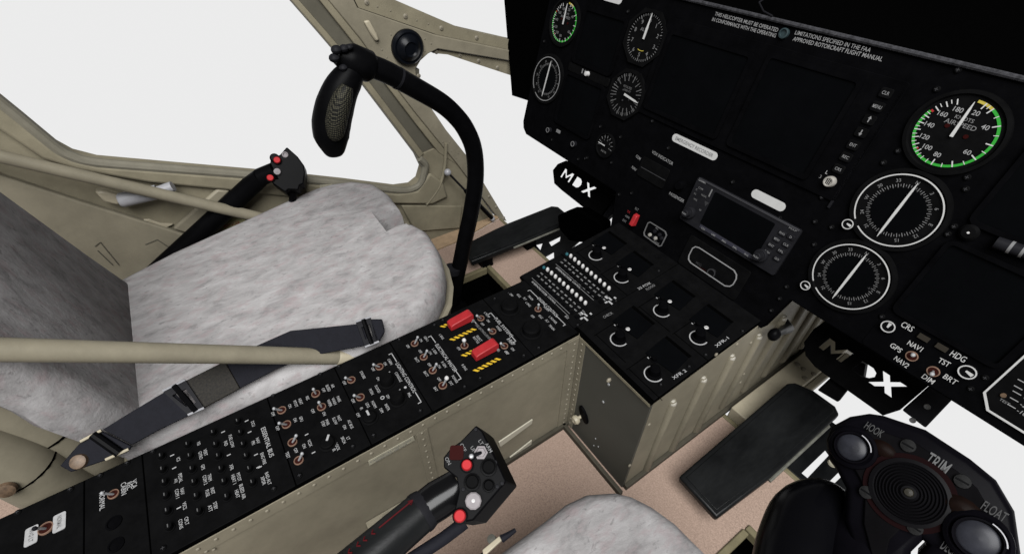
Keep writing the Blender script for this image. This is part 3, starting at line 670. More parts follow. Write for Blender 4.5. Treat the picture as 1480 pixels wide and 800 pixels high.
def torque(c):
    oc = [(.0392, -.2), (.0392, -.261), (.052, -.2762), (.115, -.2762), (.128, -.261), (.128, -.2), (.115, -.187), (.052, -.187)]
    l = MB(); l.prism(oc, .0003, .0012, BLACK2); ins = [((x - .0836) * .96 + .0836, (y + .2316) * .96 - .2316) for x, y in oc]
    fr = cut_plate('octagon_gauge', oc, [ins], .0022, PLAC, ip, PANEL @ Matrix.Translation((0, 0, .0016)))
    c = (.083, -.232)
    f = mat('dial_print', (.15, .15, .15), .6, .1)
    for i, s in enumerate(('-120', '-100', '-50', '-40', '-30', '-20', '-10')):
        y = -.2155 - .0075 * i + (.002 if i > 3 else 0); x = .0565 - abs(i - 2.2) * -.002
        l.text(s, (x + .0075, y), None, .0042, f, .0016); l.bar((x - .008 + .0005 * i, y), (x - .001 + .0005 * i, y + .0002), .0008, .0014, f)
    l.cyl((.052, -.2525, 0), .0024, .0012, .003, BRASS, 12); l.text('TEST', (.0565, -.258), None, .0028, INK, .0016)
    l.obj('dial', fr, PANEL); fr['label'] = 'white edged octagonal gauge at the lower right corner'
torque(None)
# copilot displays
screen(-.716, -.618, -.112, -.03); screen(-.721, -.622, -.229, -.1415); plate(-.727, -.613, -.1355, -.12, .002)
# centre displays share one raised bezel
plate(-.535, -.19, -.15, -.006, .003, BLACK, 'display_bezel')
def big(u0, u1, v0, v1):
    fr = cut_plate('large_display', rrect((u0 + u1) / 2, (v0 + v1) / 2, u1 - u0 + .012, v1 - v0 + .012, .006), [rrect((u0 + u1) / 2, (v0 + v1) / 2, u1 - u0, v1 - v0, .004)], .003, BLACK, ip, PANEL @ Matrix.Translation((0, 0, .0048)), .0006)
    l = MB(); l.prism(rrect((u0 + u1) / 2, (v0 + v1) / 2, u1 - u0, v1 - v0, .004), .0031, .0042, SCREEN); l.obj('screen', fr, PANEL)
big(-.515, -.379, -.134, -.027); big(-.35, -.238, -.134, -.02)
for s, v in zip(('CLR', 'MENU', '^', 'v', 'ENT', 'REC', 'CRS'), (-.0215, -.0367, -.0517, -.0667, -.082, -.097, -.1124)):
    l = MB(); l.prism(rrect(-.206, v, .013, .0105, .002, 3), .003, .0052, BLACK2); f = mat('key_print', (.11, .11, .11), .6, .1)
    if s in '^v':
        sg = 1 if s == '^' else -1; l.bar((-.206, v - .003), (-.206, v + .003), .0012, .0054, f); l.prism([(-.208, v + sg * .001), (-.204, v + sg * .001), (-.206, v + sg * .0042)][::sg], .0054, .0058, f)
    else: l.text(s, (-.206, v), .0095 if s == 'MENU' else .0075, .0036, f, .0055)
    l.obj('display_key', ip, PANEL, .0005)
l = MB(); l.box((-.1925, -.086, .0015), (.0028, .145, .003), GUNM); l.obj('edge_rail', ip, PANEL)
l = MB(); l.lathe([(.0068, 0), (.0068, .006), (.0055, .0085), (.0045, .0085), (.004, .0075), (0, .0075)], mat('worn_knob_metal', (.22, .21, .19), .4, .3, metal=.3, noise=.3, nscale=500), n=24)
for i in range(3): l.bar((-.002 + .002 * i, -.003), (-.002 + .002 * i, .0035), .0008, .0076, BLACK)
l.text('L', (-.0085, .0085), None, .0042, WHITE, .0032); l.text('3', (-.0125, .001), None, .0042, DIM, .0032)
l.obj('lighting_knob', ip, PANEL @ Matrix.Translation((-.2064, -.1292, .003)))
# placards
def plac(u0, u1, v, h, s=None, label=None):
    l = MB(); l.prism(rrect((u0 + u1) / 2, v, u1 - u0, h, h * .48), .0003, .0011, PLAC)
    if s: l.text(s, ((u0 + u1) / 2, v), (u1 - u0) * .84, h * .42, INK, .0014)
    o = l.obj('placard', ip, PANEL); 
    if label: o['label'] = label
plac(-.4475, -.3615, -.1625, .0125, 'EMERGENCY RECORDER', 'pale placard with faint grey lettering'); plac(-.2895, -.2385, -.184, .0125, None, 'blank pale placard above the radio screen'); plac(-.688, -.642, -.0025, .012, None, 'blank pale placard at the top of the panel')
pt = MB(); f = mat('panel_print', (.13, .13, .13), .6, .1)
pt.text_px(PANEL, 'THIS HELICOPTER MUST BE OPERATED', (1034, 20), (1125, 44), .0046, f); pt.text_px(PANEL, 'IN CONFORMANCE WITH THE OPERATING', (1030, 28), (1122, 52), .0046, f)
pt.text_px(PANEL, 'LIMITATIONS SPECIFIED IN THE FAA', (1150, 47), (1259, 73), .0046, f); pt.text_px(PANEL, 'APPROVED ROTORCRAFT FLIGHT MANUAL', (1147, 56), (1276, 86), .0046, f)
pt.text_px(PANEL, 'VOX INDICATOR', (943, 219), (973, 237), .0052, f); pt.text_px(PANEL, 'PASSENGER', (968, 279), (989, 291), .0052, f)
pt.text_px(PANEL, 'GPS NOT FOR IFR NAVIGATION', (992, 399), (1049, 436), .0066, f)
pt.text_px(PANEL, 'COM', (920, 225), (926, 230), .005, f); pt.text_px(PANEL, 'NAV', (914, 241), (920, 246), .005, f)
for s, p, q, h in (('CRS', (1304, 467), (1320, 476), .0072), ('NAV1', (1313, 494), (1333, 505), .0062), ('GPS', (1288, 497), (1303, 507), .0062), ('NAV2', (1294, 516), (1313, 529), .0062), ('HDG', (1375, 509), (1396, 520), .0072), ('TST', (1357, 519), (1373, 527), .0062), ('DIM', (1334, 542), (1350, 552), .0062), ('BRT', (1365, 542), (1383, 553), .0062)): pt.text_px(PANEL, s, p, q, h, PLAC)
for g, q in pt.split(lambda p: (p.y > 0) * 1 if p.y > -.05 else (2 if p.x > -.1 else (3 if p.y < -.33 else (4 if p.x < -.42 else 5)))).items(): q.obj('lettering', ip, PANEL)
l = MB(); l.lathe([(.0062, 0), (.0062, .004), (.0045, .0045), (.004, .002), (0, .002)], mat('grommet_teal', (.012, .02, .022), .4, .2), n=20); l.obj('grommet', ip, PANEL @ Matrix.Translation((-.3503, .0095, 0)))
# indicator unit, passenger knob
plate(-.487, -.4265, -.2455, -.211, .002, BLACK2, 'indicator_unit'); l = MB(); l.box((-.455, -.2295, .0022), (.055, .0012, .0008), FAINT); l.obj('unit_joint', ip, PANEL)
rotary(PANEL, ip, (985, 268), .0075, .01, m=BLACK)
# moving-map radio
gps = MB(); gps.prism(rrect(-.2885, -.2345, .17, .073, .003, 2), .0003, .006, GUNM)
gps.box((-.2885, -.1995, .0064), (.165, .003, .0008), mat('radio_edge', (.018, .018, .02), .4, .15)); gps.box((-.2865, -.2635, .0064), (.098, .0055, .0008), mat('radio_keybar', (.016, .016, .022), .4, .15))
gp = gps.obj('map_radio', ip, PANEL, .001); gp['label'] = 'dark grey radio unit with wide blank screen and two knobs'
l = MB(); l.prism(rrect(-.287, -.2325, .1, .053, .002, 2), .0063, .0068, SCREEN); l.obj('screen', gp, PANEL)
l = MB()
for i, s in enumerate(('CDI', 'OBS', 'MSG', 'FPL', 'PROC')): l.text(s, (-.328 + i * .0195, -.2645), .007, .0028, f, .0072)
l.text('GARMIN', (-.3635, -.2015), .013, .0026, f, .0072); l.text('MAP', (-.2135, -.2015), .011, .0022, DIM, .0072)
for i, (s, u, v) in enumerate((('COM', -.361, -.212), ('VLOC', -.351, -.2195), ('C', -.3665, -.2165), ('VOL', -.361, -.231), ('SQ', -.366, -.2235), ('ID', -.346, -.2415))): l.text(s, (u, v), None, .0027, DIM, .0066)
l.box((-.343, -.211, .0066), (.002, .012, .0006), DIM); l.prism([(-.346, -.2255), (-.338, -.2255), (-.342, -.233)][::-1], .0062, .0067, FAINT); l.obj('lettering', gp, PANEL)
for (u, v, s) in ((-.2225, -.2125, 'RNG'), (-.2105, -.2115, 'D'), (-.2245, -.223, 'MENU'), (-.2105, -.2235, 'CLR'), (-.2265, -.234, 'ENT'), (-.2115, -.2345, 'FPL'), (-.227, -.245, 'PUSH'), (-.211, -.2465, 'GO')):
    k_ = MB(); k_.prism(rrect(u, v, .0105, .0068, .002, 2), .006, .0078, GUNM); k_.text(s, (u, v), None if len(s) < 3 else .0075, .003, mat('key_print', (.11, .11, .11), .6, .1), .008); k_.obj('radio_key', gp, PANEL, .0005)
for c in ((-.3595, -.253), (-.2315, -.2535)):
    k_ = MB(); k_.lathe([(.0095, .006), (.0095, .012), (.0085, .0135), (.006, .0135), (.006, .022), (.005, .023), (0, .023)], GUNM, n=24); k_.text('PUSH', (0, 0), .0075, .0028, f, .0234); k_.obj('tuning_knob', gp, PANEL @ Matrix.Translation((c[0], c[1], 0)), .0003)
# red guarded switch and its marks
c = loc(PANEL, 920, 317); l = MB(); l.X = Matrix.Translation((c.x, c.y, 0))
l.hexa([(-.0048, -.011, .001), (.0048, -.011, .001), (.0048, .011, .001), (-.0048, .011, .001)], [(-.004, -.011, .012), (.004, -.011, .012), (.004, .009, .009), (-.004, .009, .009)], RED); l.obj('red_guard', ip, PANEL, .0012)
l = MB()
for s, x, y, m in (('ELT', 921, 302, DIM), ('TX', 909, 306, RED), ('ARM', 907, 313, DIM), ('EXT', 903, 319, DIM), ('RESET', 906, 333, FAINT)): tx(l, PANEL, s, x, y, .0042, .0008, m)
l.obj('switch_lettering', ip, PANEL)
# little connector block
oc = [(-.4275, -.309), (-.424, -.305), (-.389, -.3045), (-.3835, -.309), (-.384, -.331), (-.388, -.3345), (-.424, -.3335), (-.4275, -.329)][::-1]
ins = [((x + .4055) * .93 - .4055, (y + .3195) * .9 - .3195) for x, y in oc]
fr = cut_plate('socket_block', oc, [ins], .0016, mat('block_edge', (.06, .06, .06), .6, .1), ip, PANEL @ Matrix.Translation((0, 0, .0012)))
l = MB()
for x, y in ((940, 339), (947, 334), (954, 339), (948, 344), (957, 344), (945, 343)):
    c = loc(PANEL, x, y); l.lathe([(.0034, .0003), (.003, .003), (.0014, .0034), (0, .0034)], mat('worn_knob_metal', (.22, .21, .19)) if x in (940, 948) else GUNM, (c.x, c.y, 0), 12)
tx(l, PANEL, 'MIC', 950, 330, .003, .0008, DIM); tx(l, PANEL, 'PHONE', 949, 350, .003, .0008, DIM); l.obj('sockets', fr, PANEL)
# annunciator unit with long white outline
oc = [(-.3318, -.3025), (-.3285, -.2975), (-.322, -.2955), (-.2555, -.296), (-.249, -.3), (-.2462, -.306), (-.246, -.3165), (-.249, -.3225), (-.256, -.3265), (-.3235, -.3265), (-.3295, -.3235), (-.332, -.3175)][::-1]
plate(-.345, -.233, -.339, -.285, .002, BLACK2, 'annunciator_unit')
ins = [((x + .289) * .965 - .289, (y + .311) * .91 - .311) for x, y in oc]
fr = cut_plate('white_outline', oc, [ins], .001, f, ip, PANEL @ Matrix.Translation((0, 0, .0028)))
l = MB(); tx(l, PANEL, 'MSG', 1011, 381, .0046, .0024, FAINT); tx(l, PANEL, 'WPT', 1016, 389, .005, .0024, DRED); l.ring((loc(PANEL, 1029, 394).x, loc(PANEL, 1029, 394).y), .0062, .0016, .0024, FAINT, 20); tx(l, PANEL, 'OBS', 1033, 390, .0035, .0024, FAINT); l.obj('annunciator_print', fr, PANEL)
# lower right pilot unit
plate(-.075, .034, -.2875, -.232, .0006, BLACK, 'selector_unit'); screen(-.068, .03, -.228, -.138, rim=.005); screen(-.066, .05, -.108, .005, rim=.005)
for rp, bp in (((1318, 514), (1319.5, 512.5)), ((1349, 536), (1347, 540))): toggle(PANEL, ip, rp, bp, .014, .0026, 1.12, STEEL)
for x, y in ((1336, 487), (1362, 501)):
    c = loc(PANEL, x, y); l = MB(); l.box((c.x, c.y, .0026), (.011, .006, .0012), mat('dead_lamp', (.014, .012, .009), .5, .1)); l.obj('lamp_window', ip, PANEL)
c = loc(PANEL, 1402, 335); l = MB(); l.lathe([(.0085, 0), (.0085, .005), (.006, .0075), (.0018, .0078), (0, .0078)], BLACK2, n=20); l.cyl((0, 0, 0), .0012, .0076, .0081, WKNOB, 10); l.obj('push_knob', ip, PANEL @ Matrix.Translation((c.x, c.y, 0)))
cc = [loc(PANEL, *p) for p in ((1441, 349), (1480, 362))]; l = MB(); l.tube([cc[0] + V((0, 0, .006)), cc[1] + (cc[1] - cc[0]) * .6 + V((0, 0, .006))], .0062, GUNM, 14)
for t_ in (.5, .95, 1.4): 
    p_ = cc[0].lerp(cc[1], t_) + V((0, 0, .006)); d_ = (cc[1] - cc[0]).normalized(); l.tube([p_, p_ + d_ * .0025], .0065, DIM, 14)
l.obj('slip_indicator', ip, PANEL)
for p in ((795, 188), (831, 208)):
    c = loc(PANEL, *p); l = MB(); l.lathe([(.0055, 0), (.005, .006), (.0035, .0065), (0, .0065)], GUNM, n=18); l.ring((0, 0), .0045, .0012, .0066, DIM, 18); l.obj('small_knob', ip, PANEL @ Matrix.Translation((c.x, c.y, 0)))
l = MB(); c = loc(PANEL, 808, 190); l.box((c.x, c.y, .002), (.011, .006, .003), DIM); l.obj('mode_key', ip, PANEL, .0005)
c = loc(PANEL, 851, 107); l = MB(); l.lathe([(.0045, 0), (.004, .006), (0, .0065)], WKNOB, n=14); l.obj('white_knob', ip, PANEL @ Matrix.Translation((c.x, c.y, .002)))
l = MB()
for x, y in ((843, 103), (846.5, 105)): c = loc(PANEL, x, y); l.box((c.x, c.y, .0022), (.003, .008, .0006), DIM)
l.obj('knob_marks', ip, PANEL)
# panel screws
for x, y in ((868, 183), (897, 198), (913, 279), (849, 228), (884, 235), (866, 206), (846, 229), (798, 202), (836, 230), (1127, 315), (1178, 320), (1177, 353), (1202, 328), (1188, 285), (966, 214), (1059, 263), (1277, 235), (1396, 273), (1379, 327), (1370, 338), (1257, 416), (1350, 375), (1275, 457), (1424, 545), (1403, 561), (1354, 129), (1385, 101), (1398, 256), (895, 281), (1078, 461), (960, 378), (943, 175), (908, 17), (1298, 218), (1137, 414), (1115, 448), (786, 130), (787, 60), (1127, 431)): SCREW.put(ip, on(PANEL, x, y, .0005))
# small release lever on the ribbed side, right under the pilot's gauges
lev = MB(); pa, pb = at_x(1119, 483, PX1 + .02), at_x(1139, 474, PX1 + .012)
lev.ball(pa, .0105, RUBBER, 16, (.8, 1, 1)); lev.tube([pa, pa.lerp(pb, .5), pb, pb + V((-.012, .008, .0))], [.006, .006, .0085, .007], PEDALM, 12); lev.obj('release_lever', ped)
# ================================================================== FLOOR (the setting)
H1 = [(-.79, .20), (-.52, .20), (-.52, .465), (-.79, .465)]; H2 = [(-.033, .20), (.2, .20), (.2, .47), (-.033, .47)]
out = [(-.93, -.7), (.6, -.7), (.6, .6), (-.953, .6), (-.921, .46), (-.915, .2)]
fl = cut_plate('floor', out, [H1, H2], .02, PINKC, None, Matrix.Translation((0, 0, -.01)))
fl['kind'] = 'structure'
for h in (H1, H2):
    (x0, y0), (x1, y1) = h[0], h[2]
    b = MB(); w_ = .011
    for c, s in ((((x0 + x1) / 2, y1 - w_ / 2 + .002), (x1 - x0, w_)), ((x0 + w_ / 2 - .002, (y0 + y1) / 2 - w_ / 2), (w_, y1 - y0 - w_ )), ((x1 - w_ / 2 + .002, (y0 + y1) / 2 - w_ / 2), (w_, y1 - y0 - w_))): b.box((*c, -.006), (*s, .02), TANEDGE)
    b.obj('recess_frame', fl, None, .002)
    b = MB(); b.box(((x0 + x1) / 2, (y0 + y1) / 2, -.085), (x1 - x0, y1 - y0, .01), VOID)
    for c, s in ((((x0 + x1) / 2, y1 + .001), (x1 - x0, .004)), (((x0 + x1) / 2, y0 - .001), (x1 - x0, .004)), ((x0 - .001, (y0 + y1) / 2), (.004, y1 - y0)), ((x1 + .001, (y0 + y1) / 2), (.004, y1 - y0))): b.box((*c, -.052), (*s, .06), VOID)
    b.obj('recess_tray', fl)
b = MB(); b.box((-.17, .6015, -.006), (1.56, .009, .016), TANEDGE); b.obj('edge_trim', fl, None, .002)
b = MB(); b.slab([(-.9235, .46, -.002), (-.9555, .6, -.002), (-.972, .6, -.002), (-.972, .2, -.002), (-.917, .2, -.002)], (0, 0, .0045), mat('tan_sill', (.19, .135, .085), .6, .1, noise=.2, nscale=60)); b.obj('sill_strip', fl)

# ================================================================== DOOR AND WINDSCREEN FRAME (left hand side)
WF = frame((-.97, 0, 0), (0, 1, 0), (0, 0, 1))
L2 = lambda pts, w=0: [(loc(WF, *p, w).x, loc(WF, *p, w).y) for p in pts]
def sheet(b, pts, z0, z1, m): b.X = WF; b.prism(L2(pts, z1), z0, z1, m); b.X = Matrix(); return b
win = [(-140, 40), (-60, 100), (0, 147), (30, 171), (80, 212), (104, 225), (140, 234), (250, 243), (400, 255), (500, 265), (575, 274), (597, 271), (608, 262), (613, 245), (604, 226)]
door = thing('cockpit_door', 'beige cockpit door with rounded window sill beyond the far seat', 'door', (-.97, .1, 0))
b = MB(); b.X = WF; b.prism(L2(win + [(628, 215), (663, 240), (716, 315)]) + [(.59, -.005), (-.62, -.005), (-.62, 1.1), (-.4, 1.1)], -.03, 0, BEIGE2); b.obj('door_shell', door)
rim = [WF @ V((*p, .004)) for p in L2(win[1:-1] + [(613, 236), (605, 228)])]
b = MB(); b.tube(spline(rim, 4), .0085, mat('window_seal', (.095, .088, .068), .6, .15, noise=.15, nscale=30), 10); b.obj('window_rim', door)
up = MB(); sheet(up, [(-70, 103), (0, 155), (80, 220), (104, 232), (140, 240), (250, 249), (400, 261), (500, 271), (575, 280), (603, 276), (622, 250), (640, 262), (648, 285), (625, 296), (560, 295), (470, 291), (330, 276), (215, 265), (110, 246), (60, 230), (14, 199), (-60, 150)], .0005, .012, BEIGE2); up.obj('upper_trim', door, None, .006, seg=3)
lo = MB(); sheet(lo, [(-90, 205), (0, 254), (120, 293), (245, 332), (268, 340), (420, 380), (420, 520), (-90, 520)], .0005, .014, BEIGE); lo.obj('lower_panel', door, None, .003)
b = MB(); sheet(b, [(250, 331), (272, 339), (333, 276), (314, 274)], .0005, .011, BEIGE); b.obj('pocket_divider', door, None, .004)
b = MB(); sheet(b, [(580, 297), (610, 297), (668, 298), (665, 330), (600, 335)], .0005, .008, BEIGE2); b.obj('lower_ledge', door, None, .003)
b = MB(); arc_ = [WF @ V((*p, .009)) for p in L2([(642, 205), (640, 240), (632, 268), (614, 293)])]; b.tube(spline(arc_, 5), .004, BEIGE2, 8); b.obj('corner_bead', door)
b = MB(); p0, p1, p2 = at_x(172, 290, -.948), at_x(228, 277, -.945), at_x(250, 269, -.94); b.tube([p0, p0.lerp(p1, .06), p1, p1.lerp(p2, .05), p2], [.0105, .0125, .0125, .009, .009], SILVER, 16); hnd = b.obj('pull_handle', door)
b = MB(); b.slab([at_x(x, y, -.962) for x, y in ((136, 271), (150, 270), (176, 278), (172, 292), (150, 286))], (.016, 0, 0), CREAM); b.obj('handle_mount', hnd, None, .004)
b = MB(); b.slab([at_x(x, y, -.9685) for x, y in ((205, 316), (216, 315), (232, 321), (250, 322), (240, 327), (215, 322))], (.006, 0, 0), CREAM); b.obj('pocket_clip', door, None, .001)
b = MB()
for pts in (((137, 356), (145, 350), (172, 383)), ((141, 362), (163, 383)), ((210, 353), (227, 346), (247, 359))): b.tube([at_x(x, y, -.9553) for x, y in pts], .0009, POST_D, 6)
b.obj('wire_catch', door)
b = MB(); b.slab([at_x(x, y, -.957) for x, y in ((462, 267), (480, 266), (486, 275), (462, 276))], (.001, 0, 0), LABEL); F_ = frame(at_x(472, 271, -.9555), (0, 1, 0), (0, 0, 1)); b.X = F_; b.text('NO STEP', (0, .0005), .024, .006, RED, .0005); b.X = Matrix(); b.obj('placard', door)
b = MB(); b.slab([at_x(x, y, -.9655) for x, y in ((318, 335), (338, 313), (356, 315), (352, 326))], (.001, 0, 0), mat('warning_label', (.3, .29, .16), .6, .1, noise=.2, nscale=80)); b.X = frame(at_x(336, 325, -.9644), (0, 1, 0), (0, 0, 1)); b.text('DANGER', (0, .002), .03, .007, RED, .0004); b.X = Matrix(); b.obj('warning_placard', door)

post = thing('windscreen_frame', 'beige riveted windscreen post and brace with a round black air vent', 'window frame', (-.97, .6, 0))
E0 = [(398, -26), (464, 50), (523, 119), (582, 197), (606, 229)]; E1 = [(408, -27), (473, 47), (532, 116), (591, 194), (613, 222)]
E2 = [(440, -27), (500, 48), (546, 107), (600, 178), (634, 221)]; E3 = [(452, -28), (520, 55), (560, 110), (597, 159), (663, 240), (720, 316)]
b = MB(); sheet(b, E0 + E1[::-1], -.03, .004, BEIGE2); b.obj('jamb_lip', post, None, .002)
b = MB(); sheet(b, E1 + E2[::-1], -.03, -.006, POST_D); b.obj('seal_channel', post)
b = MB(); sheet(b, E2 + [(663, 240)] + E3[:4][::-1], -.03, .0015, BEIGE2); b.obj('inner_jamb', post, None, .002)
b = MB(); sheet(b, E3 + [(733, 320), (692, 252), (677, 228), (645, 188), (613, 141), (603, 118), (601, 100), (608, 88), (619, 78), (633, 71), (760, 92), (760, 77), (732, 72), (630, 51), (517, 12), (498, -28)], -.03, .005, BEIGE); main = b.obj('post_plate', post, None, .002)
b = MB(); sheet(b, [(500, -26), (540, -26), (563, -3), (665, 41), (735, 57), (760, 62), (760, 76), (732, 71), (631, 50), (518, 11)], -.03, -.004, BEIGE2); b.obj('upper_flange', post)
b = MB(); sheet(b, [(634, 72), (760, 93), (760, 116), (732, 107), (647, 79), (626, 77)], -.03, -.003, BEIGE2); b.obj('lower_flange', post)
b = MB(); sheet(b, [(600, 100), (606, 100), (606, 117), (618, 142), (612, 142), (602, 118)], -.035, .002, POST_D); b.obj('corner_flange', post)
rv = MB()
def rivet(x, y, w=0, r=.0042): 
    p = loc(WF, x, y, w); rv.X = WF; rv.lathe([(r * 1.25, 0), (r, .001), (r * .8, .0022), (0, .0026)], RIVET, (p.x, p.y, w), 10); rv.lathe([(r * .35, .0027), (0, .0028)], POST_D, (p.x, p.y, w), 8); rv.X = Matrix()
RV = Once(lambda: (rivet(0, 0), rv)[1], 'x') if False else None
rm = MB(); rm.lathe([(.0052, 0), (.0042, .001), (.0034, .0022), (0, .0026)], RIVET, n=10); rm.lathe([(.0016, .0027), (0, .0028)], POST_D, n=8)
BOLT = Once(lambda: rm, 'bolt_head')
for x, y, w in [(530, 4, -.004), (586, 24, -.004), (638, 41, -.004), (689, 55, -.004), (631, 75, -.003), (665, 80, -.003), (692, 88, -.003), (719, 98, -.003), (696, 267, .005), (707, 284, .005), (717, 299, .005), (728, 315, .005), (605, 110, .002)]: BOLT.put(post, WF @ Matrix.Translation((*loc(WF, x, y, w).xy, w)))
sm = MB(); sm.ball((0, 0, 0), .0016, RIVET, 8, (1, 1, .5)); SMR = Once(lambda: sm, 'small_rivet')
for x, y in [(548, 11), (567, 17), (605, 31), (622, 36), (614, 56), (623, 63), (614, 74), (565, 50), (545, 62), (552, 72), (559, 83), (566, 92), (572, 101), (580, 110), (640, 205), (652, 218), (660, 228), (650, 205), (662, 221)]: SMR.put(post, WF @ Matrix.Translation((*loc(WF, x, y, .005).xy, .0055 if y > 40 else -.0035)))
c = loc(WF, 588, 68, .005)
b = MB(); b.lathe([(.034, .005), (.034, .012), (.03, .017), (.026, .016), (.022, .022), (.014, .027), (.011, .024), (0, .024)], mat('vent_black', (.0016, .002, .003), .3, .08), n=28); b.obj('air_vent', post, WF @ Matrix.Translation((c.x, c.y, 0)))
b = MB(); b.slab([at_x(x, y, -.966) for x, y in ((524, 30), (532, 28), (543, 48), (547, 57), (541, 59), (534, 48))], (.008, 0, 0), CREAM); b.obj('window_latch', post, None, .003)
b = MB(); p0, p1 = at_x(647, 249, -.945), at_x(712, 316, -.945); d = p1 - p0
b.tube([p0, p0 + d * .42], .0028, GUNM, 10); b.tube([p0 + d * .35, p0 + d * .38, p0 + d * .97, p1], [.004, .0058, .0058, .004], RUBBER, 12); b.ball(p0, .009, SILVER, 12); b.ball(p1, .007, SILVER, 12); b.obj('gas_strut', post)

# ================================================================== SEATS
def offset2(P, d):
    n = len(P); out = []; ar = sum(P[i][0] * P[(i + 1) % n][1] - P[(i + 1) % n][0] * P[i][1] for i in range(n)); s = 1 if ar > 0 else -1
    for i in range(n):
        a, c, e = V(P[i - 1]), V(P[i]), V(P[(i + 1) % n]); u = (c - a).normalized(); v = (e - c).normalized()
        nu, nv = V((-u.y, u.x)) * s, V((-v.y, v.x)) * s; m_ = (nu + nv); m_ = m_.normalized() if m_.length > 1e-4 else nu
        out.append(c + m_ * d / max(.55, m_.dot(nu)))
    return [(p.x, p.y) for p in out]
def resample(P, step):
    out = []; n = len(P)
    for i in range(n):
        a, c = V(P[i]), V(P[(i + 1) % n]); k = max(1, round((c - a).length / step))
        out += [tuple(a.lerp(c, j / k)) for j in range(k)]
    return out
def pillow(b, P, prof, m, sharp=None):
    def wt(p):
        if not sharp: return 1
        d = 9
        sh = [V(sharp[0]).lerp(V(sharp[1]), .5), V(sharp[1]), V(sharp[2]), V(sharp[3]).lerp(V(sharp[2]), .5)]
        for a, c in zip(sh, sh[1:]):
            a, c, q = V(a), V(c), V(p); t = max(0, min(1, (q - a).dot(c - a) / (c - a).length_squared)); d = min(d, (q - a.lerp(c, t)).length)
        return max(.1, min(1, d / .03))
    W = [wt(p) for p in P]
    rings = [([tuple(V(p).lerp(V(q), w_)) for p, q, w_ in zip(P, offset2(P, ins), W)] if ins else P, z) for ins, z in prof]; n = len(P)
    vs = [(x, y, z) for R_, z in rings for x, y in R_]; fs = []
    for r in range(len(rings) - 1):
        for i in range(n): fs.append((r * n + i, r * n + (i + 1) % n, (r + 1) * n + (i + 1) % n, (r + 1) * n + i))
    fs.append(tuple(range(n))[::-1]); fs.append(tuple(len(vs) - n + i for i in range(n)))
    return b.add(vs, fs, m)
PROF = [(.012, -.085), (.002, -.07), (0, -.05), (.001, -.033), (.004, -.019), (.009, -.009), (.016, -.0025), (.024, 0)]
ZS = .262
def zs(*pts): return [tuple(at_z(x, y, ZS - .012).xy) for x, y in pts]
far = zs((150, 418), (190, 397), (250, 366), (330, 330), (420, 289), (455, 274), (480, 267), (512, 263), (545, 267), (566, 281))
fr_ = zs((621, 335), (637, 360), (643, 385), (640, 410), (628, 434), (605, 458), (575, 478))
notch = zs((580, 300), (541, 314), (561, 340), (597, 322))
seat = thing('crew_seat', 'far mottled grey crew seat on a beige pan, notch cut in its front edge', 'seat', (-.66, 0, 0))
P = far + notch + fr_ + [(-.477, .06), (-.477, -.06), (-.487, -.2), (-.5, -.235), (-.8, -.235)]
b = MB(); b.X = Matrix.Translation((0, 0, ZS)); pillow(b, resample(P, .02), PROF, FABRIC, notch); b.X = Matrix(); b.obj('seat_cushion', seat, None, smooth=50)
# backrest
BF = frame((0, -.196, ZS - .03), (-1, 0, 0), (0, -.17, 1))      # normal faces forward (+y)
bp = [loc(BF, *p) for p in ((184, 398), (120, 352), (60, 307), (0, 262), (-70, 208), (-230, 86))]
rb = [loc(BF, *p) for p in ((-230, 385), (-70, 470), (0, 505), (60, 534), (110, 560), (140, 582))]
Pb = [(p.x, p.y) for p in bp] + [(p.x, p.y) for p in rb] + [(.53, -.1), (.62, -.11), (.79, -.1), (.8, -.02)]
b = MB(); pillow(b, resample(Pb, .03), [(.015, -.062), (0, -.05), (0, -.035), (.004, -.018), (.012, -.006), (.024, 0)], FABRIC); b.obj('backrest', seat, BF, smooth=50)
# beige pan under the cushion
Pp = offset2([p for p in far] + [((notch[0][0] + notch[3][0]) / 2, notch[3][1] + .004)] + fr_ + [(-.477, .06), (-.477, -.06), (-.487, -.2), (-.5, -.235), (-.8, -.235)], -.005)
Pp = [(max(min(x, -.4735), -.9), y) for x, y in Pp]
b = MB(); b.X = Matrix.Translation((0, 0, ZS - .062)); pillow(b, resample(Pp, .025), [(.06, -.12), (.012, -.09), (0, -.03), (-.006, 0), (0, .004), (.008, -.002), (.02, -.02)], BEIGE); b.X = Matrix(); b.obj('seat_pan', seat, None, smooth=50)
b = MB(); b.box((-.66, .0, .05), (.26, .3, .1), OLIVE); b.obj('seat_base', seat, None, .01)
# support tubes
b = MB(); p0, p1 = at_x(-90, 503, -.49), at_x(533, 516, -.49); d = p1 - p0; b.tube([p0 - d * .45, p0 + d * .86, p1 + d * .06], .0113, CREAM if False else BEIGE, 20); tb = b.obj('support_tube', seat)
b = MB(); q0 = p0 + d * .875; b.tube([q0, q0 + d * .005, p1 + d * .058], [.0116, .0124, .0124], CREAM, 20); b.obj('tube_collar', tb)
b = MB(); p0, p1 = at_x(-90, 205, -.925), at_x(388, 317, -.925); b.tube([p0 - (p1 - p0) * .45, p1], [.0086, .0106], BEIGE, 20); b.obj('support_tube', seat)
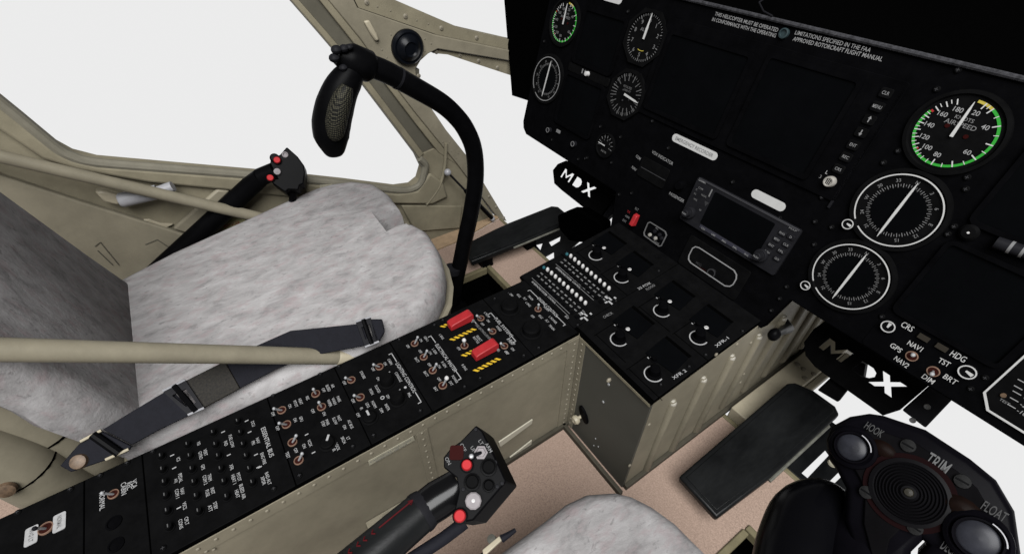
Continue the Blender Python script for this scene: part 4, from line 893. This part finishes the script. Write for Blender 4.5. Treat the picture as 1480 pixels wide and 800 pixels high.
# padded side ducts low behind the seat
b = MB(); b.tube(spline([at_x(-60, 560, -.56), at_x(30, 600, -.56), at_x(100, 640, -.56), at_x(150, 675, -.56)], 5), .034, BEIGE, 20); b.obj('side_bolster', seat)
b = MB(); b.tube(spline([at_x(-70, 640, -.53), at_x(20, 668, -.53), at_x(80, 700, -.53), at_x(160, 740, -.53)], 5), .034, BEIGE, 20); b.obj('side_bolster', seat)
for p, q in (((60, 612), .0347),): pass
def seam(pa, pb, X_, r):
    a, c = at_x(*pa, X_), at_x(*pb, X_); b = MB(); b.tube([a, a + (c - a).normalized() * .0022], r, VOID, 22); b.obj('bolster_seam', seat)
seam((66, 617), (100, 640), -.56, .0343); seam((30, 672), (80, 700), -.53, .0343)
c = at_x(10, 706, -.494); b = MB(); b.X = frame(c, (0, 1, .0), (-.3, 0, 1)); b.lathe([(.009, 0), (.008, .004), (.004, .005), (0, .005)], BRASS, n=14); b.X = Matrix(); b.obj('pan_bolt', seat)

# lap belt along the near edge of the far seat
BP = frame((-.484, 0, ZS + .006), (0, 1, 0), (-.8, 0, .6))
def bq(*pts, w=0): return [tuple(loc(BP, *p, w).xy) for p in pts]
belt = thing('lap_belt', 'dark navy lap belt with buckles draped along the edge of the far seat', 'seat belt', (-.49, 0, ZS))
b = MB(); b.prism(bq((528, 467), (420, 478), (370, 500), (325, 522), (347, 561), (400, 533), (440, 516), (540, 497)), 0, .0028, NAVY); b.obj('strap', belt, BP, .0008)
b = MB(); b.prism(bq((326, 522), (268, 551), (294, 590), (348, 561)), .0015, .0048, mat('woven_adjuster', (.003, .003, .003), .6, .08, noise=.8, nscale=420, col2=(.013, .011, .008))); b.obj('woven_adjuster', belt, BP, .0008)
b = MB(); b.prism(bq((247, 561), (187, 597), (150, 620), (192, 642), (230, 621), (280, 597)), 0, .0028, NAVY); b.obj('strap', belt, BP, .0008)
def buckle(pts, hole, nm='buckle'):
    o = bq(*pts); cx = sum(p[0] for p in o) / 4; cy = sum(p[1] for p in o) / 4
    f_ = cut_plate(nm, o, [[(cx + (x - cx) * hole, cy + (y - cy) * hole * .8) for x, y in o]], .006, GUNM, belt, BP @ Matrix.Translation((0, 0, .005)), .001)
    b = MB(); a = [V((*p, .007)) for p in o]; b.tube([a[0], a[1]], .0016, SILVER, 8); b.tube([a[3], a[2]], .0016, SILVER, 8); b.tube([a[0].lerp(a[1], .5), a[3].lerp(a[2], .5)], .0035, RUBBER, 8); b.obj('buckle_bar', f_, BP)
buckle(((238, 565), (270, 549), (297, 589), (274, 599)), .62)
buckle(((514, 466), (535, 459), (547, 494), (527, 502)), .6)
b = MB(); b.prism(bq((533, 462), (552, 462), (556, 480), (548, 494), (541, 495)), 0, .008, NAVY); b.obj('anchor_tab', belt, BP, .002)
b = MB(); b.prism(bq((116, 641), (148, 622), (192, 644), (186, 652), (155, 664), (105, 681), (89, 672)), 0, .004, NAVY); ep = b.obj('end_plate', belt, BP, .001)
c = loc(BP, 117, 666); b = MB(); b.lathe([(.0085, .004), (.0075, .008), (.004, .009), (0, .009)], BRASS, (c.x, c.y, 0), 16); b.obj('bolt', ep, BP)
b = MB(); a = [V((*p, .006)) for p in bq((120, 637), (150, 621), (156, 663), (189, 648))]; b.tube([a[0], a[1]], .0017, CREAM, 8); b.tube([a[2], a[3]], .0017, CREAM, 8); b.tube([a[0].lerp(a[1], .6), a[2].lerp(a[3], .6)], .005, RUBBER, 10); b.obj('loop_bar', ep, BP)

# near seat (only its front edge is in view)
seat2 = thing('crew_seat', 'near crew seat of mottled pale fabric, only its rounded front edge in view', 'seat', (.03, 0, 0))
P = zs((705, 803), (740, 777), (785, 745), (815, 721), (847, 706), (890, 703), (915, 709), (945, 724), (980, 749), (1002, 771), (1032, 800)) + [(.05, .22), (.16, .215), (.22, .17), (.235, .05), (.23, -.23), (-.14, -.23), (-.155, -.05)]
b = MB(); b.X = Matrix.Translation((0, 0, ZS)); pillow(b, resample(P, .02), PROF, FABRIC); b.X = Matrix(); b.obj('seat_cushion', seat2, None, smooth=50)
b = MB(); b.X = Matrix.Translation((0, 0, ZS - .062)); pillow(b, resample(offset2(P, .006), .03), [(.06, -.12), (.012, -.09), (0, -.03), (0, -.004)], BEIGE); b.X = Matrix(); b.obj('seat_pan', seat2, None, smooth=50)
b = MB(); b.box((.04, -.02, .05), (.26, .3, .1), OLIVE); b.obj('seat_base', seat2, None, .01)
tab = thing('belt_fitting', 'small metal belt tab with black strap end beside the near seat edge', 'belt fitting', at_z(715, 785, .25))
FT = frame(at_z(715, 785, .262), (1, 0, 0), (0, 1, .2)); g = lambda *pts: [tuple(loc(FT, *p).xy) for p in pts]
b = MB(); b.prism(g((698, 795), (722, 775), (728, 779), (705, 800), (700, 806)), 0, .004, CREAM); b.prism(g((699, 797), (701, 806), (690, 815), (688, 806)), .0005, .003, RUBBER); b.obj('tab', tab, FT, .0008)
b = MB(); b.tube([loc(FT, 725, 778, .003), loc(FT, 735, 772, .004), loc(FT, 745, 765, .003)], [.004, .003, .0022], NAVY, 8); b.obj('strap_end', tab, FT)
b = MB(); c = loc(FT, 711, 779); b.lathe([(.0045, -.004), (.0045, .003), (0, .004)], OLIVE, (c.x, c.y, 0), 12); b.obj('stud', tab, FT)

# ================================================================== COLLECTIVE LEVERS
def head(face_px, depth, nrm, ext, name_parent):
    o = at_d(*depth); F = frame(o, CR @ V((1, 0, 0)), CR @ V((0, 1, 0))) if nrm is None else nrm
    P = [tuple(loc(F, *p).xy) for p in face_px]
    b = MB(); w = [F @ V((*p, 0)) for p in P]; n = len(w); e = [q + ext for q in w]
    b.add(w + e, [tuple(range(n)), tuple(range(n, 2 * n))[::-1]] + [(i, n + i, n + (i + 1) % n, (i + 1) % n) for i in range(n)], RUBBER)
    o_ = b.obj('switch_head', name_parent, None, .0012); return F, o_
def facing(c, tilt=(0, 0, 0)):
    n = (EYE - c).normalized() + V(tilt); n.normalize(); xa = CR @ V((1, 0, 0)); return frame(c, xa - n * n.dot(xa), n.cross(xa))
def button(F, par, p, r, h, m, name, n=18):
    b = MB(); b.lathe([(r * 1.25, 0), (r * 1.25, h * .4), (r * 1.02, h * .45)], RUBBER, n=n); b.lathe([(r, h * .3), (r, h * .8), (r * .8, h), (0, h)], m, n=n); c = loc(F, *p)
    return b.obj(name, par, F @ Matrix.Translation((c.x, c.y, 0)))
z6 = lambda *pts: [(540 + x / 4, 600 + y / 4) for x, y in pts]
MARK = mat('dull_red_mark', (.035, .002, .003), .6, .1)
col = thing('collective_lever', 'near black collective lever with red sleeve stripe and boxy switch head', 'control lever', at_d(560, 790, .42))
F = facing(at_d(690, 690, .40), (0, .0, .25)); ex = F.to_3x3() @ V((.0105, -.0015, -.028))
F, hd = head(z6((590, 55), (628, 88), (700, 235), (768, 380), (575, 595), (480, 620), (470, 520), (490, 420), (470, 350), (400, 300), (405, 235), (445, 185), (500, 150)), None, F, ex, col) if False else (F, None)
P = [tuple(loc(F, *p).xy) for p in z6((590, 55), (628, 88), (700, 235), (768, 380), (575, 605), (482, 622), (462, 560), (490, 440), (478, 360), (402, 300), (402, 240), (445, 185), (500, 148))]
w0 = [F @ V((*p, 0)) for p in P]; n_ = len(w0); b = MB(); b.add(w0 + [q + ex for q in w0], [tuple(range(n_)), tuple(range(n_, 2 * n_))[::-1]] + [(i, n_ + i, n_ + (i + 1) % n_, (i + 1) % n_) for i in range(n_)], RUBBER); hd = b.obj('switch_head', col, None, .0012)
px = z6((540, 290), (500, 580), (577, 495), (620, 215), (570, 385), (665, 300), (665, 405), (480, 215))
button(F, hd, px[0], .0042, .008, REDB, 'red_button'); button(F, hd, px[1], .0046, .008, REDB, 'red_button')
b = MB(); b.lathe([(.0062, 0), (.0062, .007), (.0052, .008), (0, .008)], GKNOB, n=10); b.lathe([(.0014, .008), (0, .0086)], WKNOB, n=8); c = loc(F, *px[2]); b.obj('grey_knob', hd, F @ Matrix.Translation((c.x, c.y, 0)))
b = MB(); b.lathe([(.0058, 0), (.0055, .0025), (.004, .003), (.0035, .0015), (0, .0015)], GKNOB, n=6); c = loc(F, *px[3]); e = loc(F, *z6((565, 235))[0], .009); b.tube([(0, 0, .001), V((e.x - c.x, e.y - c.y, .009))], [.0013, .0018], GUNM, 8); b.ball((e.x - c.x, e.y - c.y, .009), .0021, STEEL, 10); b.obj('hat_toggle', hd, F @ Matrix.Translation((c.x, c.y, 0)))
for p, r in ((px[4], .0065), (px[5], .0066), (px[6], .0048)): button(F, hd, p, r * .8, .006, BLACK2, 'black_button')
b = MB(); c = loc(F, *px[7]); b.prism(rrect(c.x, c.y, .011, .011, .002), 0, .0012, DRED)
for s, p in (('ON', (430, 262)), ('OFF', (518, 185)), ('UP', (575, 195)), ('LT', (620, 155)), ('ARM', (665, 185))): q_ = loc(F, *z6(p)[0]); b.text(s, (q_.x, q_.y), None, .0028, DIM, .0006, -1.0)
b.obj('head_print', hd, F)
for p in z6((590, 80), (703, 270), (742, 390), (715, 410), (518, 425)): 
    b = MB(); b.lathe([(.0017, 0), (.0014, .0012), (0, .0014)], GUNM, n=10); c = loc(F, *p); b.obj('head_screw', hd, F @ Matrix.Translation((c.x, c.y, 0)))
c0, c1, c2, c3 = at_d(664, 702, .425), at_d(632, 722, .425), at_d(611, 737, .425), at_d(500, 832, .42)
b = MB(); d1 = (c2 - c3).normalized(); b.tube([c0, c1, c2], [.0145, .0155, .0145], mat('gloss_grip', (.002, .002, .0022), .2, .12), 20); b.obj('grip_neck', col)
b = MB(); b.tube([c2 + d1 * .004, c2 - d1 * .001, c2 - d1 * .004], [.0152, .0164, .0164], GUNM, 22); b.tube([c2 - d1 * .004, c2 - d1 * .01, c3, c3 - d1 * (c3.z - .04) / max(.2, d1.z)], [.0158, .0158, .0165, .017], PEDALM, 22); sl = b.obj('sleeve', col)
vn = (EYE - c2).normalized(); sd = d1.cross(vn).normalized(); up_ = sd.cross(d1).normalized()
SF = frame(c2.lerp(c3, .5) + vn * .0, -d1, sd if False else (-d1).cross(-up_) * -1)
b = MB(); hh = .0166
def on_sl(t, a): 
    q = c2.lerp(c3, t); rr = .0158 + .0009 * t; return q + (up_ * math.cos(a) + sd * math.sin(a)) * rr
sgn = 1 if (on_sl(.3, .7) - on_sl(.3, -.7)).dot(CR @ V((-1, 1, 0))) > 0 else -1
b.tube([on_sl(.05, .75 * sgn), on_sl(.5, .75 * sgn)], .0006, MARK, 6); b.tube([on_sl(.05, .75 * sgn), on_sl(.1, .6 * sgn), on_sl(.1, .9 * sgn), on_sl(.05, .75 * sgn)], .0005, MARK, 6)
for t_ in (.56, .66, .74, .84, .93): b.tube([on_sl(t_, .62 * sgn), on_sl(t_ + .03, .75 * sgn), on_sl(t_, .9 * sgn)], .0006, MARK, 6)
b.obj('red_marking', sl)
b = MB(); b.tube([at_d(672, 754, .43), at_d(640, 778, .43), at_d(560, 830, .43), at_d(480, 880, .45)], .0052, NAVY, 12); b.obj('cable', col)

col2 = thing('collective_lever', 'far black collective lever between the far seat and the door', 'control lever', at_x(283, 345, -.94))
z3 = lambda *pts: [(240 + x / 4.445, 190 + y / 4.445) for x, y in pts]
cc = at_x(415, 244, -.91); F = facing(cc, (0, 0, .2)); ex = F.to_3x3() @ V((.004, -.004, -.04))
P = [tuple(loc(F, *p).xy) for p in z3((775, 98), (845, 160), (885, 215), (893, 262), (882, 335), (858, 345), (850, 375), (785, 372), (765, 390), (680, 330), (662, 235), (672, 175), (700, 152), (728, 152))]
w0 = [F @ V((*p, 0)) for p in P]; n_ = len(w0); b = MB(); b.add(w0 + [q + ex for q in w0], [tuple(range(n_)), tuple(range(n_, 2 * n_))[::-1]] + [(i, n_ + i, n_ + (i + 1) % n_, (i + 1) % n_) for i in range(n_)], RUBBER); hd = b.obj('switch_head', col2, None, .002)
px = z3((715, 188), (672, 300), (715, 260), (765, 150), (698, 172))
button(F, hd, px[0], .0062, .01, REDB, 'red_button'); button(F, hd, px[1], .0062, .01, REDB, 'red_button')
b = MB(); b.lathe([(.0065, 0), (.006, .007), (0, .008)], GKNOB, n=10); c = loc(F, *px[2]); b.obj('grey_knob', hd, F @ Matrix.Translation((c.x, c.y, 0)))
b = MB(); b.lathe([(.006, 0), (.0055, .003), (.0038, .0035), (.0035, .001), (0, .001)], GKNOB, n=12); c = loc(F, *px[3]); b.obj('hat_toggle', hd, F @ Matrix.Translation((c.x, c.y, 0)))
b = MB(); b.lathe([(.0085, -.004), (.0085, .004), (.006, .007), (0, .007)], RUBBER, n=16); c = loc(F, *px[4]); b.obj('black_button', hd, F @ Matrix.Translation((c.x, c.y, 0)))
b = MB(); b.tube([at_x(424, 275, -.91), at_x(423, 289, -.915), at_x(422, 294, -.915)], [.009, .0065, .0065], RUBBER, 12); b.tube([at_x(423, 289, -.915), at_x(422.5, 291, -.915)], .0072, GUNM, 12); b.obj('cable_stub', col2)
a0, a1, a2, a3 = at_x(398, 247, -.915), at_x(376, 256, -.925), at_x(362, 269, -.94), at_x(250, 372, -.94)
b = MB(); b.tube([a0, a1], .0165, RUBBER, 16); b.tube([a1 + (a0 - a1) * .1, a2, a3, a3 + (a3 - a2).normalized() * (a3.z - .02) / max(.2, -(a3 - a2).normalized().z)], [.0165, .0185, .0185, .0185], RUBBER, 18); b.obj('lever_arm', col2)

# ================================================================== CYCLIC STICKS
cyc = thing('cyclic_stick', 'tall curved black cyclic stick with hanging grip in front of the far seat', 'control stick', at_x(656, 450, -.72))
pts = [at_x(x, y, -.72) for x, y in ((662, 505), (655, 440), (668, 365), (680, 310), (687, 262), (685, 218), (673, 187), (656, 165), (636, 148), (600, 127), (560, 105), (528, 93))]
b = MB(); b.tube(spline(pts, 5), [.0165] * (11 * 5 + 1), RUBBER, 18); tube_ = b.obj('stick_tube', cyc)
for p, q in (((654, 393), (655, 386)),): b = MB(); b.tube([at_x(*p, -.72), at_x(*q, -.72)], .0178, GUNM, 18); b.obj('collar', tube_)
b = MB(); b.tube([at_x(577, 114, -.72), at_x(574, 112.5, -.72)], .0172, GUNM, 18); b.obj('collar', tube_)
b = MB(); c0, c1 = at_x(538, 98, -.72), at_x(486, 80, -.72); b.tube([c0, c0.lerp(c1, .1), c0.lerp(c1, .6), c0.lerp(c1, .75), c1], [.0185, .0225, .0235, .02, .012], RUBBER, 18)
b.obj('grip_clamp', cyc)
for (x, y, r) in ((486, 72, .0075), (483, 84, .0075), (497, 70, .0065), (496, 98, .006), (505, 68, .005)):
    b = MB(); b.ball(at_x(x, y, -.705), r, GUNM, 12, (1, 1, .8)); b.obj('clamp_switch', cyc)
z4 = lambda x, y: (440 + x / 4.21, 50 + y / 4.21)
cen = [(300, 215), (262, 270), (220, 340), (185, 440), (165, 540), (165, 620), (178, 690), (186, 727)]; hw = [60, 78, 88, 98, 100, 93, 66, 44]
b = MB(); b.tube(spline([at_x(*z4(*p), -.715) for p in cen], 3), [max(.006, v) for v in [(hw[i] + (hw[min(i + 1, 7)] - hw[i]) * j / 3) / 4.21 * .80 / 678 for i in range(7) for j in range(3)] + [hw[7] / 4.21 * .8 / 678]], RUBBER, 18); grip = b.obj('grip', cyc)
b = MB(); b.slab([at_x(*z4(*p), -.715) for p in ((120, 365), (88, 385), (70, 470), (64, 600), (92, 670), (120, 690), (120, 500))], (-.012, 0, 0), RUBBER); b.obj('grip_spine', grip, None, .002)
mc = [(262, 315), (235, 380), (208, 460), (192, 540), (190, 610), (196, 640)]; mw = [30, 50, 56, 56, 44, 20]
b = MB(); b.tube(spline([at_x(*z4(*p), -.69) for p in mc], 3), [(mw[min(i, 4)] + (mw[min(i, 4) + 1] - mw[min(i, 4)]) * j / 3) / 4.21 * .78 / 678 for i in range(5) for j in range(3)] + [mw[5] / 4.21 * .78 / 678], MESHG, 16); b.obj('mesh_insert', grip)
b = MB(); c = at_x(657, 458, -.72); b.X = Matrix.Translation((c.x, c.y, -.08)); b.lathe([(.07, 0), (.055, .03), (.045, .035), (.036, .06), (.03, .065), (.02, .085)], RUBBER, n=20); b.X = Matrix(); b.obj('boot', cyc)

cyc2 = thing('cyclic_stick', 'near black cyclic grip head with hook, trim and float buttons', 'control stick', at_d(1330, 705, .28))
c = at_d(1330, 705, .27); n = ((EYE - c).normalized() + V((0, -.1, .1))).normalized(); xa = at_d(1400, 745, .27) - at_d(1260, 660, .27); xa -= n * n.dot(xa)
HF = frame(c, xa, n.cross(xa))
z7 = lambda *pts: [(1060 + x / 3.524, 580 + y / 3.524) for x, y in pts]
def hp(*pts, w=0): return [tuple(loc(HF, *p, w).xy) for p in z7(*pts)]
GRIP = mat('cyclic_grip_black', (.0012, .0011, .0016), .35, .012, noise=.4, nscale=25)
FACE = mat('cyclic_face_black', (.0012, .0011, .0013), .6, .01, noise=.4, nscale=50)
o = hp((468, 190), (500, 120), (590, 72), (690, 56), (760, 66), (980, 140), (1210, 290), (1345, 400), (1440, 560), (1475, 800), (1450, 920), (925, 920), (943, 775), (990, 729), (966, 708), (905, 768), (870, 920), (640, 920), (560, 600), (570, 440), (520, 345), (480, 290))
b = MB(); pillow(b, o, [(.004, -.03), (0, -.024), (0, -.004), (.0012, -.001), (.003, 0)], GRIP); hd = b.obj('grip_head', cyc2, HF, smooth=40)
o2 = offset2(o, .007); b = MB(); b.prism(o2, .0002, .0014, FACE); b.obj('face_plate', hd, HF, .0006)
def lens(cx, cy, r, h):
    p = loc(HF, *z7((cx, cy))[0]); b = MB(); b.X = Matrix.Translation((p.x, p.y, 0))
    b.lathe([(r * 1.5, .001), (r * 1.45, h * .55), (r * 1.27, h * .7), (r * 1.12, h * .62), (r * 1.08, h), (r * .98, h), (r * .95, h * .8)], GRIP, n=28)
    b.lathe([(r * .95, h * .5), (r * .95, h * .75), (r * .8, h * .88), (r * .4, h * .95), (0, h * .97)], GLASSY, n=28)
    b.ring((0, 0), r * 1.1, r * .06, h * .98, SILVER, 12, math.radians(20), math.radians(85), .0008); b.X = Matrix(); return b.obj('guarded_button', hd, HF)  # short silver arc paints a highlight on the bezel rim
lens(610, 235, .0061, .006); lens(1240, 690, .0068, .006)
p = loc(HF, *z7((893, 460))[0]); b = MB(); b.X = Matrix.Translation((p.x, p.y, 0)); pr = [(.0132, .001), (.0132, .0028), (.0118, .0032)]
for i in range(7):
    r = .0112 - i * .00115; pr += [(r, .0026 + i * .0002), (r - .00045, .0034 + i * .0002), (r - .0009, .0026 + i * .0002)]
pr += [(.003, .0042), (.0025, .005), (0, .0052)]; b.lathe(pr, mat('trim_rubber', (.0017, .0016, .0019), .5, .03), n=40); b.lathe([(.0017, .0052), (.0014, .0057), (0, .0058)], mat('trim_centre', (.006, .005, .0025), .4, .2), n=14); b.lathe([(.0152, .0013), (.0152, .0019), (.0134, .0019)], mat('trim_ring', (.0028, .0006, .0007), .6, .015), n=40); b.X = Matrix(); b.obj('trim_hat', hd, HF)
for q in ((890, 225), (1165, 405), (680, 460), (925, 640)):
    p = loc(HF, *z7(q)[0]); b = MB(); b.lathe([(.0028, .001), (.0026, .0024), (0, .0026)], mat('face_screw', (.004, .004, .004), .55, .05, noise=.6, nscale=400), n=14); b.box((0, 0, .0026), (.004, .0006, .0004), RUBBER); b.obj('face_screw', hd, HF @ Matrix.Translation((p.x, p.y, 0)))
for q, r in (((760, 240), .0042), ((1160, 540), .0055)):
    p = loc(HF, *z7(q)[0]); b = MB(); b.ball((0, 0, .001), r, mat('guard_tab', (.003, .0015, .0011), .5, .02, noise=.5, nscale=80), 14, (1.2, .8, .5)); b.obj('guard_tab', hd, HF @ Matrix.Translation((p.x, p.y, 0)))
b = MB()
def htext(s, p, q, h, m=PLAC):
    A, B = [loc(HF, *r) for r in z7(p, q)]; d = B - A; b.text(s, (A + B) / 2, d.length, h, m, .0018, math.atan2(d.y, d.x))
mid = mat('cyclic_print', (.02, .02, .02), .6, .1)
htext('HOOK', (676, 118), (762, 170), .0034, mid); htext('TRIM', (985, 285), (1092, 350), .0058, mat('cyclic_print_bright', (.045, .045, .045), .6, .1)); htext('FLOAT', (1268, 522), (1388, 592), .0038, mid)
htext('PWR', (1040, 360), (1090, 440), .0042, mid); htext('L', (750, 312), (770, 322), .004, mid); htext('R', (1078, 540), (1102, 552), .0045, mid); htext('DECK', (1065, 718), (1140, 765), .0045, mid)
for s, x, y in (('A', 740, 470), ('F', 765, 497), ('T', 785, 520)): htext(s, (x - 8, y - 5), (x + 8, y + 5), .0026, mid)
for q in ((755, 343), (995, 350), (1050, 560), (812, 548)):
    p = loc(HF, *z7(q)[0]); b.prism([(p.x - .0015, p.y - .0012), (p.x + .0015, p.y - .0012), (p.x, p.y + .002)], .0014, .0018, mid)
b.obj('lettering', hd, HF)
b = MB(); b.tube(spline([at_d(1224, 728, .30), at_d(1196, 735, .295), at_d(1170, 752, .29), at_d(1158, 785, .285), at_d(1150, 830, .28), at_d(1140, 900, .275)], 4), [.006, .009, .0115, .0135, .0148, .0155, .016, .0165, .0168, .017, .0172, .0174, .0176, .0178, .018, .018, .018, .018, .018, .018, .018], mat('gloss_palm_rest', (.001, .001, .0013), .22, .05), 22); b.obj('palm_rest', cyc2)
b = MB(); b.tube([at_d(1262, 735, .295), at_d(1245, 790, .29), at_d(1235, 900, .28)], [.014, .017, .02], GRIP, 20); b.tube([at_d(1230, 770, .315), at_d(1225, 830, .315), at_d(1220, 900, .30)], [.014, .022, .024], GRIP, 18); b.obj('grip', cyc2)

# ================================================================== PEDALS
def pedal(label, at, side):
    return thing('rudder_pedal', label, 'pedal', at, 'rudder pedals below the instrument panel')
M_ = [(0, 0), (0, 1), (.24, 1), (.5, .5), (.76, 1), (1, 1), (1, 0), (.78, 0), (.78, .62), (.5, .1), (.22, .62), (.22, 0)]
D_ = [(0, 0), (0, 1), (.6, 1), (.88, .82), (1, .5), (.88, .18), (.6, 0)]
X_ = [(0, 0), (.34, .5), (0, 1), (.3, 1), (.5, .7), (.72, 1), (1, 1), (.66, .5), (1, 0), (.7, 0), (.5, .3), (.28, 0)]
PF = frame((0, .68, .21), (1, 0, 0), (0, .45, .9))
def cut_pedal(t, outline, letters, arm, flange):
    o = [tuple(loc(PF, *p).xy) for p in outline]; holes = []
    for shp, p, w_, h_ in letters:
        c = loc(PF, *p); holes.append([(c.x + (x - .5) * w_ + (y - .5) * .004, c.y + (y - .5) * h_) for x, y in shp])
    cut_plate('pedal_plate', o, holes, .004, BLACK2, t, PF @ Matrix.Translation((0, 0, -.002)), .0008)
    b = MB(); n = len(o); o3 = offset2(o, .0025)
    vs = [PF @ V((*p, z)) for q, z in ((o, -.004), (o3, -.018)) for p in q]
    b.add(vs, [(i, (i + 1) % n, n + (i + 1) % n, n + i) for i in range(n)], BLACK2); b.obj('plate_skirt', t)
    b = MB(); b.slab([PF @ V((*loc(PF, *p).xy, -.022)) for p in arm], PF.to_3x3() @ V((0, 0, .014)), GUNM); b.obj('pedal_arm', t, None, .002)
    for p in flange: b = MB(); b.lathe([(.004, 0), (.0035, .002), (.002, .0014), (0, .0014)], DIM, n=12); q = loc(PF, *p, -.008); b.obj('bolt', t, PF @ Matrix.Translation((q.x, q.y, -.008)))
t = pedal('near black rudder pedal plate with cut-out letters under the pilot gauges', (-.07, .68, 0), 0)
cut_pedal(t, [(1162, 494), (1164, 513), (1178, 530), (1197, 544), (1276, 600), (1301, 592), (1342, 557), (1332, 545), (1222, 473), (1195, 462), (1176, 475)], [(M_, (1207, 506), .036, .022), (D_, (1251, 536), .026, .02), (X_, (1282, 555), .034, .026)], [(1342, 558), (1376, 578), (1336, 620), (1302, 594)], [(1340, 587), (1319, 607)])
b = MB(); b.slab([PF @ V((*loc(PF, *p, -.05).xy, -.05)) for p in ((1229, 518), (1251, 526), (1247, 550), (1225, 546))], PF.to_3x3() @ V((0, 0, -.02)), GUNM); b.obj('pedal_shaft', t, None, .002)
b = MB(); b.slab([PF @ V((*loc(PF, *p).xy, -.03)) for p in ((1197, 546), (1224, 561), (1206, 584), (1176, 566))], PF.to_3x3() @ V((0, 0, .012)), BLACK2); b.obj('pedal_link', t, None, .002)
t = pedal('far black rudder pedal plate with cut-out letters left of the radio pedestal', (-.72, .68, 0), 1)
cut_pedal(t, [(799, 246), (801, 265), (812, 275), (845, 301), (868, 312), (884, 290), (893, 272), (880, 262), (832, 236), (818, 232), (806, 237)], [(M_, (819, 253.5), .036, .024), (D_, (834.5, 264), .026, .024), (X_, (850, 274), .036, .027)], [(860, 300), (886, 280), (890, 300), (868, 322), (842, 306)], [(868, 290), (862, 302)])
b = MB(); b.slab([at_y(x, y, .66) for x, y in ((819, 306), (836, 298), (852, 299), (884, 318), (884, 335), (858, 345), (836, 342), (821, 325))], (0, -.03, 0), VOID); b.obj('pedal_link', t, None, .004)
def heel(label, at, px, zn, zf, tread):
    t = thing('heel_plate', label, 'heel plate', at, 'heel plates on the cockpit floor')
    F = frame((0, .41, zn), (1, 0, 0), (0, .3, zf - zn)); o = [tuple(loc(F, *p).xy) for p in px]
    b = MB(); b.prism(o, -.016, 0, PEDALM); b.obj('plate', t, F, .004, seg=3)
    o2 = offset2(o, .008); b = MB(); b.prism(o2, .0003, .0015, PEDALM); b.obj('tread', t, F, .001)
    q = [V(p) for p in o]; ys = [p.y for p in q]; b = MB(); xm = sum(p.x for p in q) / len(q)
    b.box((xm, min(ys) + .05, -.016 - zn * .5), (.04, .03, zn), RUBBER); b.obj('plate_foot', t, F); b = MB(); b.box((xm, max(ys) - .12, -.016 - zn * .5), (.04, .03, zn * 1.1), RUBBER); b.obj('plate_foot', t, F)
    e = [F @ V((p[0], p[1], -.01)) for p in o]; return t, F, o
t, F, o = heel('large scuffed black heel plate on the floor right of the ribbed pedestal', (-.1, .55, 0), [(981, 688), (1036, 748), (1113, 690), (1203, 608), (1214, 598), (1208, 586), (1176, 563), (1150, 552), (1138, 553)], .05, .085, None)
b = MB(); b.tube([F @ V((*loc(F, 1114, 692).xy, -.007)), F @ V((*loc(F, 1200, 612).xy, -.007))], .0028, mat('worn_edge', (.06, .06, .05), .4, .3, noise=.4, nscale=60), 8); b.obj('worn_edge', t)
t, F, o = heel('smaller dark heel plate beyond the tall cyclic stick at the far side', (-.8, .55, 0), [(671, 364), (681, 378), (737, 356), (768, 344), (819, 322), (819, 308), (807, 298), (797, 297), (736, 321), (714, 331), (674, 351)], .05, .07, None)
b = MB(); b.tube([F @ V((*loc(F, 742, 355).xy, -.007)), F @ V((*loc(F, 817, 324).xy, -.007))], .0026, MATS['worn_edge'], 8); b.obj('worn_edge', t)
# slotted black mounting plates beyond the floor edge, and the beige rail by the pedestal
def mount(label, at, px, holes, zc):
    t = thing('pedal_mount', label, 'mounting plate', at, 'pedal mounts beyond the floor edge')
    f_ = lambda pts: [tuple(at_z(*p, zc).xy) for p in pts]
    cut_plate('slotted_plate', f_(px), [f_(h) for h in holes], .004, PEDALM, t, Matrix.Translation((0, 0, zc - .002))); return t
t = mount('slotted black mounting plate past the floor edge beside the near cyclic grip', (0, .68, 0), [(1134, 671), (1175, 705), (1190, 722), (1250, 760), (1300, 690), (1262, 640), (1215, 618), (1200, 607)], [[(1194, 649), (1199, 656), (1167, 690), (1158.5, 683)], [(1213, 681), (1217, 687), (1191, 712), (1184, 710)]], -.012)
b = MB(); p = at_z(1203, 669, -.011); b.lathe([(.008, 0), (.007, .003), (.004, .003), (.0035, .001), (0, .001)], LABEL, (p.x, p.y, p.z), 14); b.obj('bolt', t)
mount('slotted black mounting plate past the floor edge under the far pedal', (-.75, .68, 0), [(756, 348), (790, 379), (806, 377), (842, 344), (830, 318), (815, 318)], [[(774, 353), (784.5, 350), (781, 361)], [(793, 349), (810, 340.5), (809, 348), (797, 355.5)], [(787, 371), (800.5, 363), (801, 375.6), (792, 378)]], -.012)
rail = thing('floor_rail', 'pale beige bolted rail on the floor along the pedestal foot', 'rail', (-.15, .75, 0))
b = MB(); b.box((-.1525, .7665, .012), (.047, .319, .03), CREAM); b.box((-.1225, .7665, .006), (.0125, .319, .018), BEIGE); b.obj('rail_body', rail, None, .002)
for x, y in ((1152, 526), (1163, 546), (1176, 540), (1161, 533)):
    p = at_z(x, y, .027); b = MB(); b.lathe([(.005, 0), (.0045, .002), (0, .003)], RIVET, (p.x, p.y, p.z), 10); b.obj('bolt', rail)
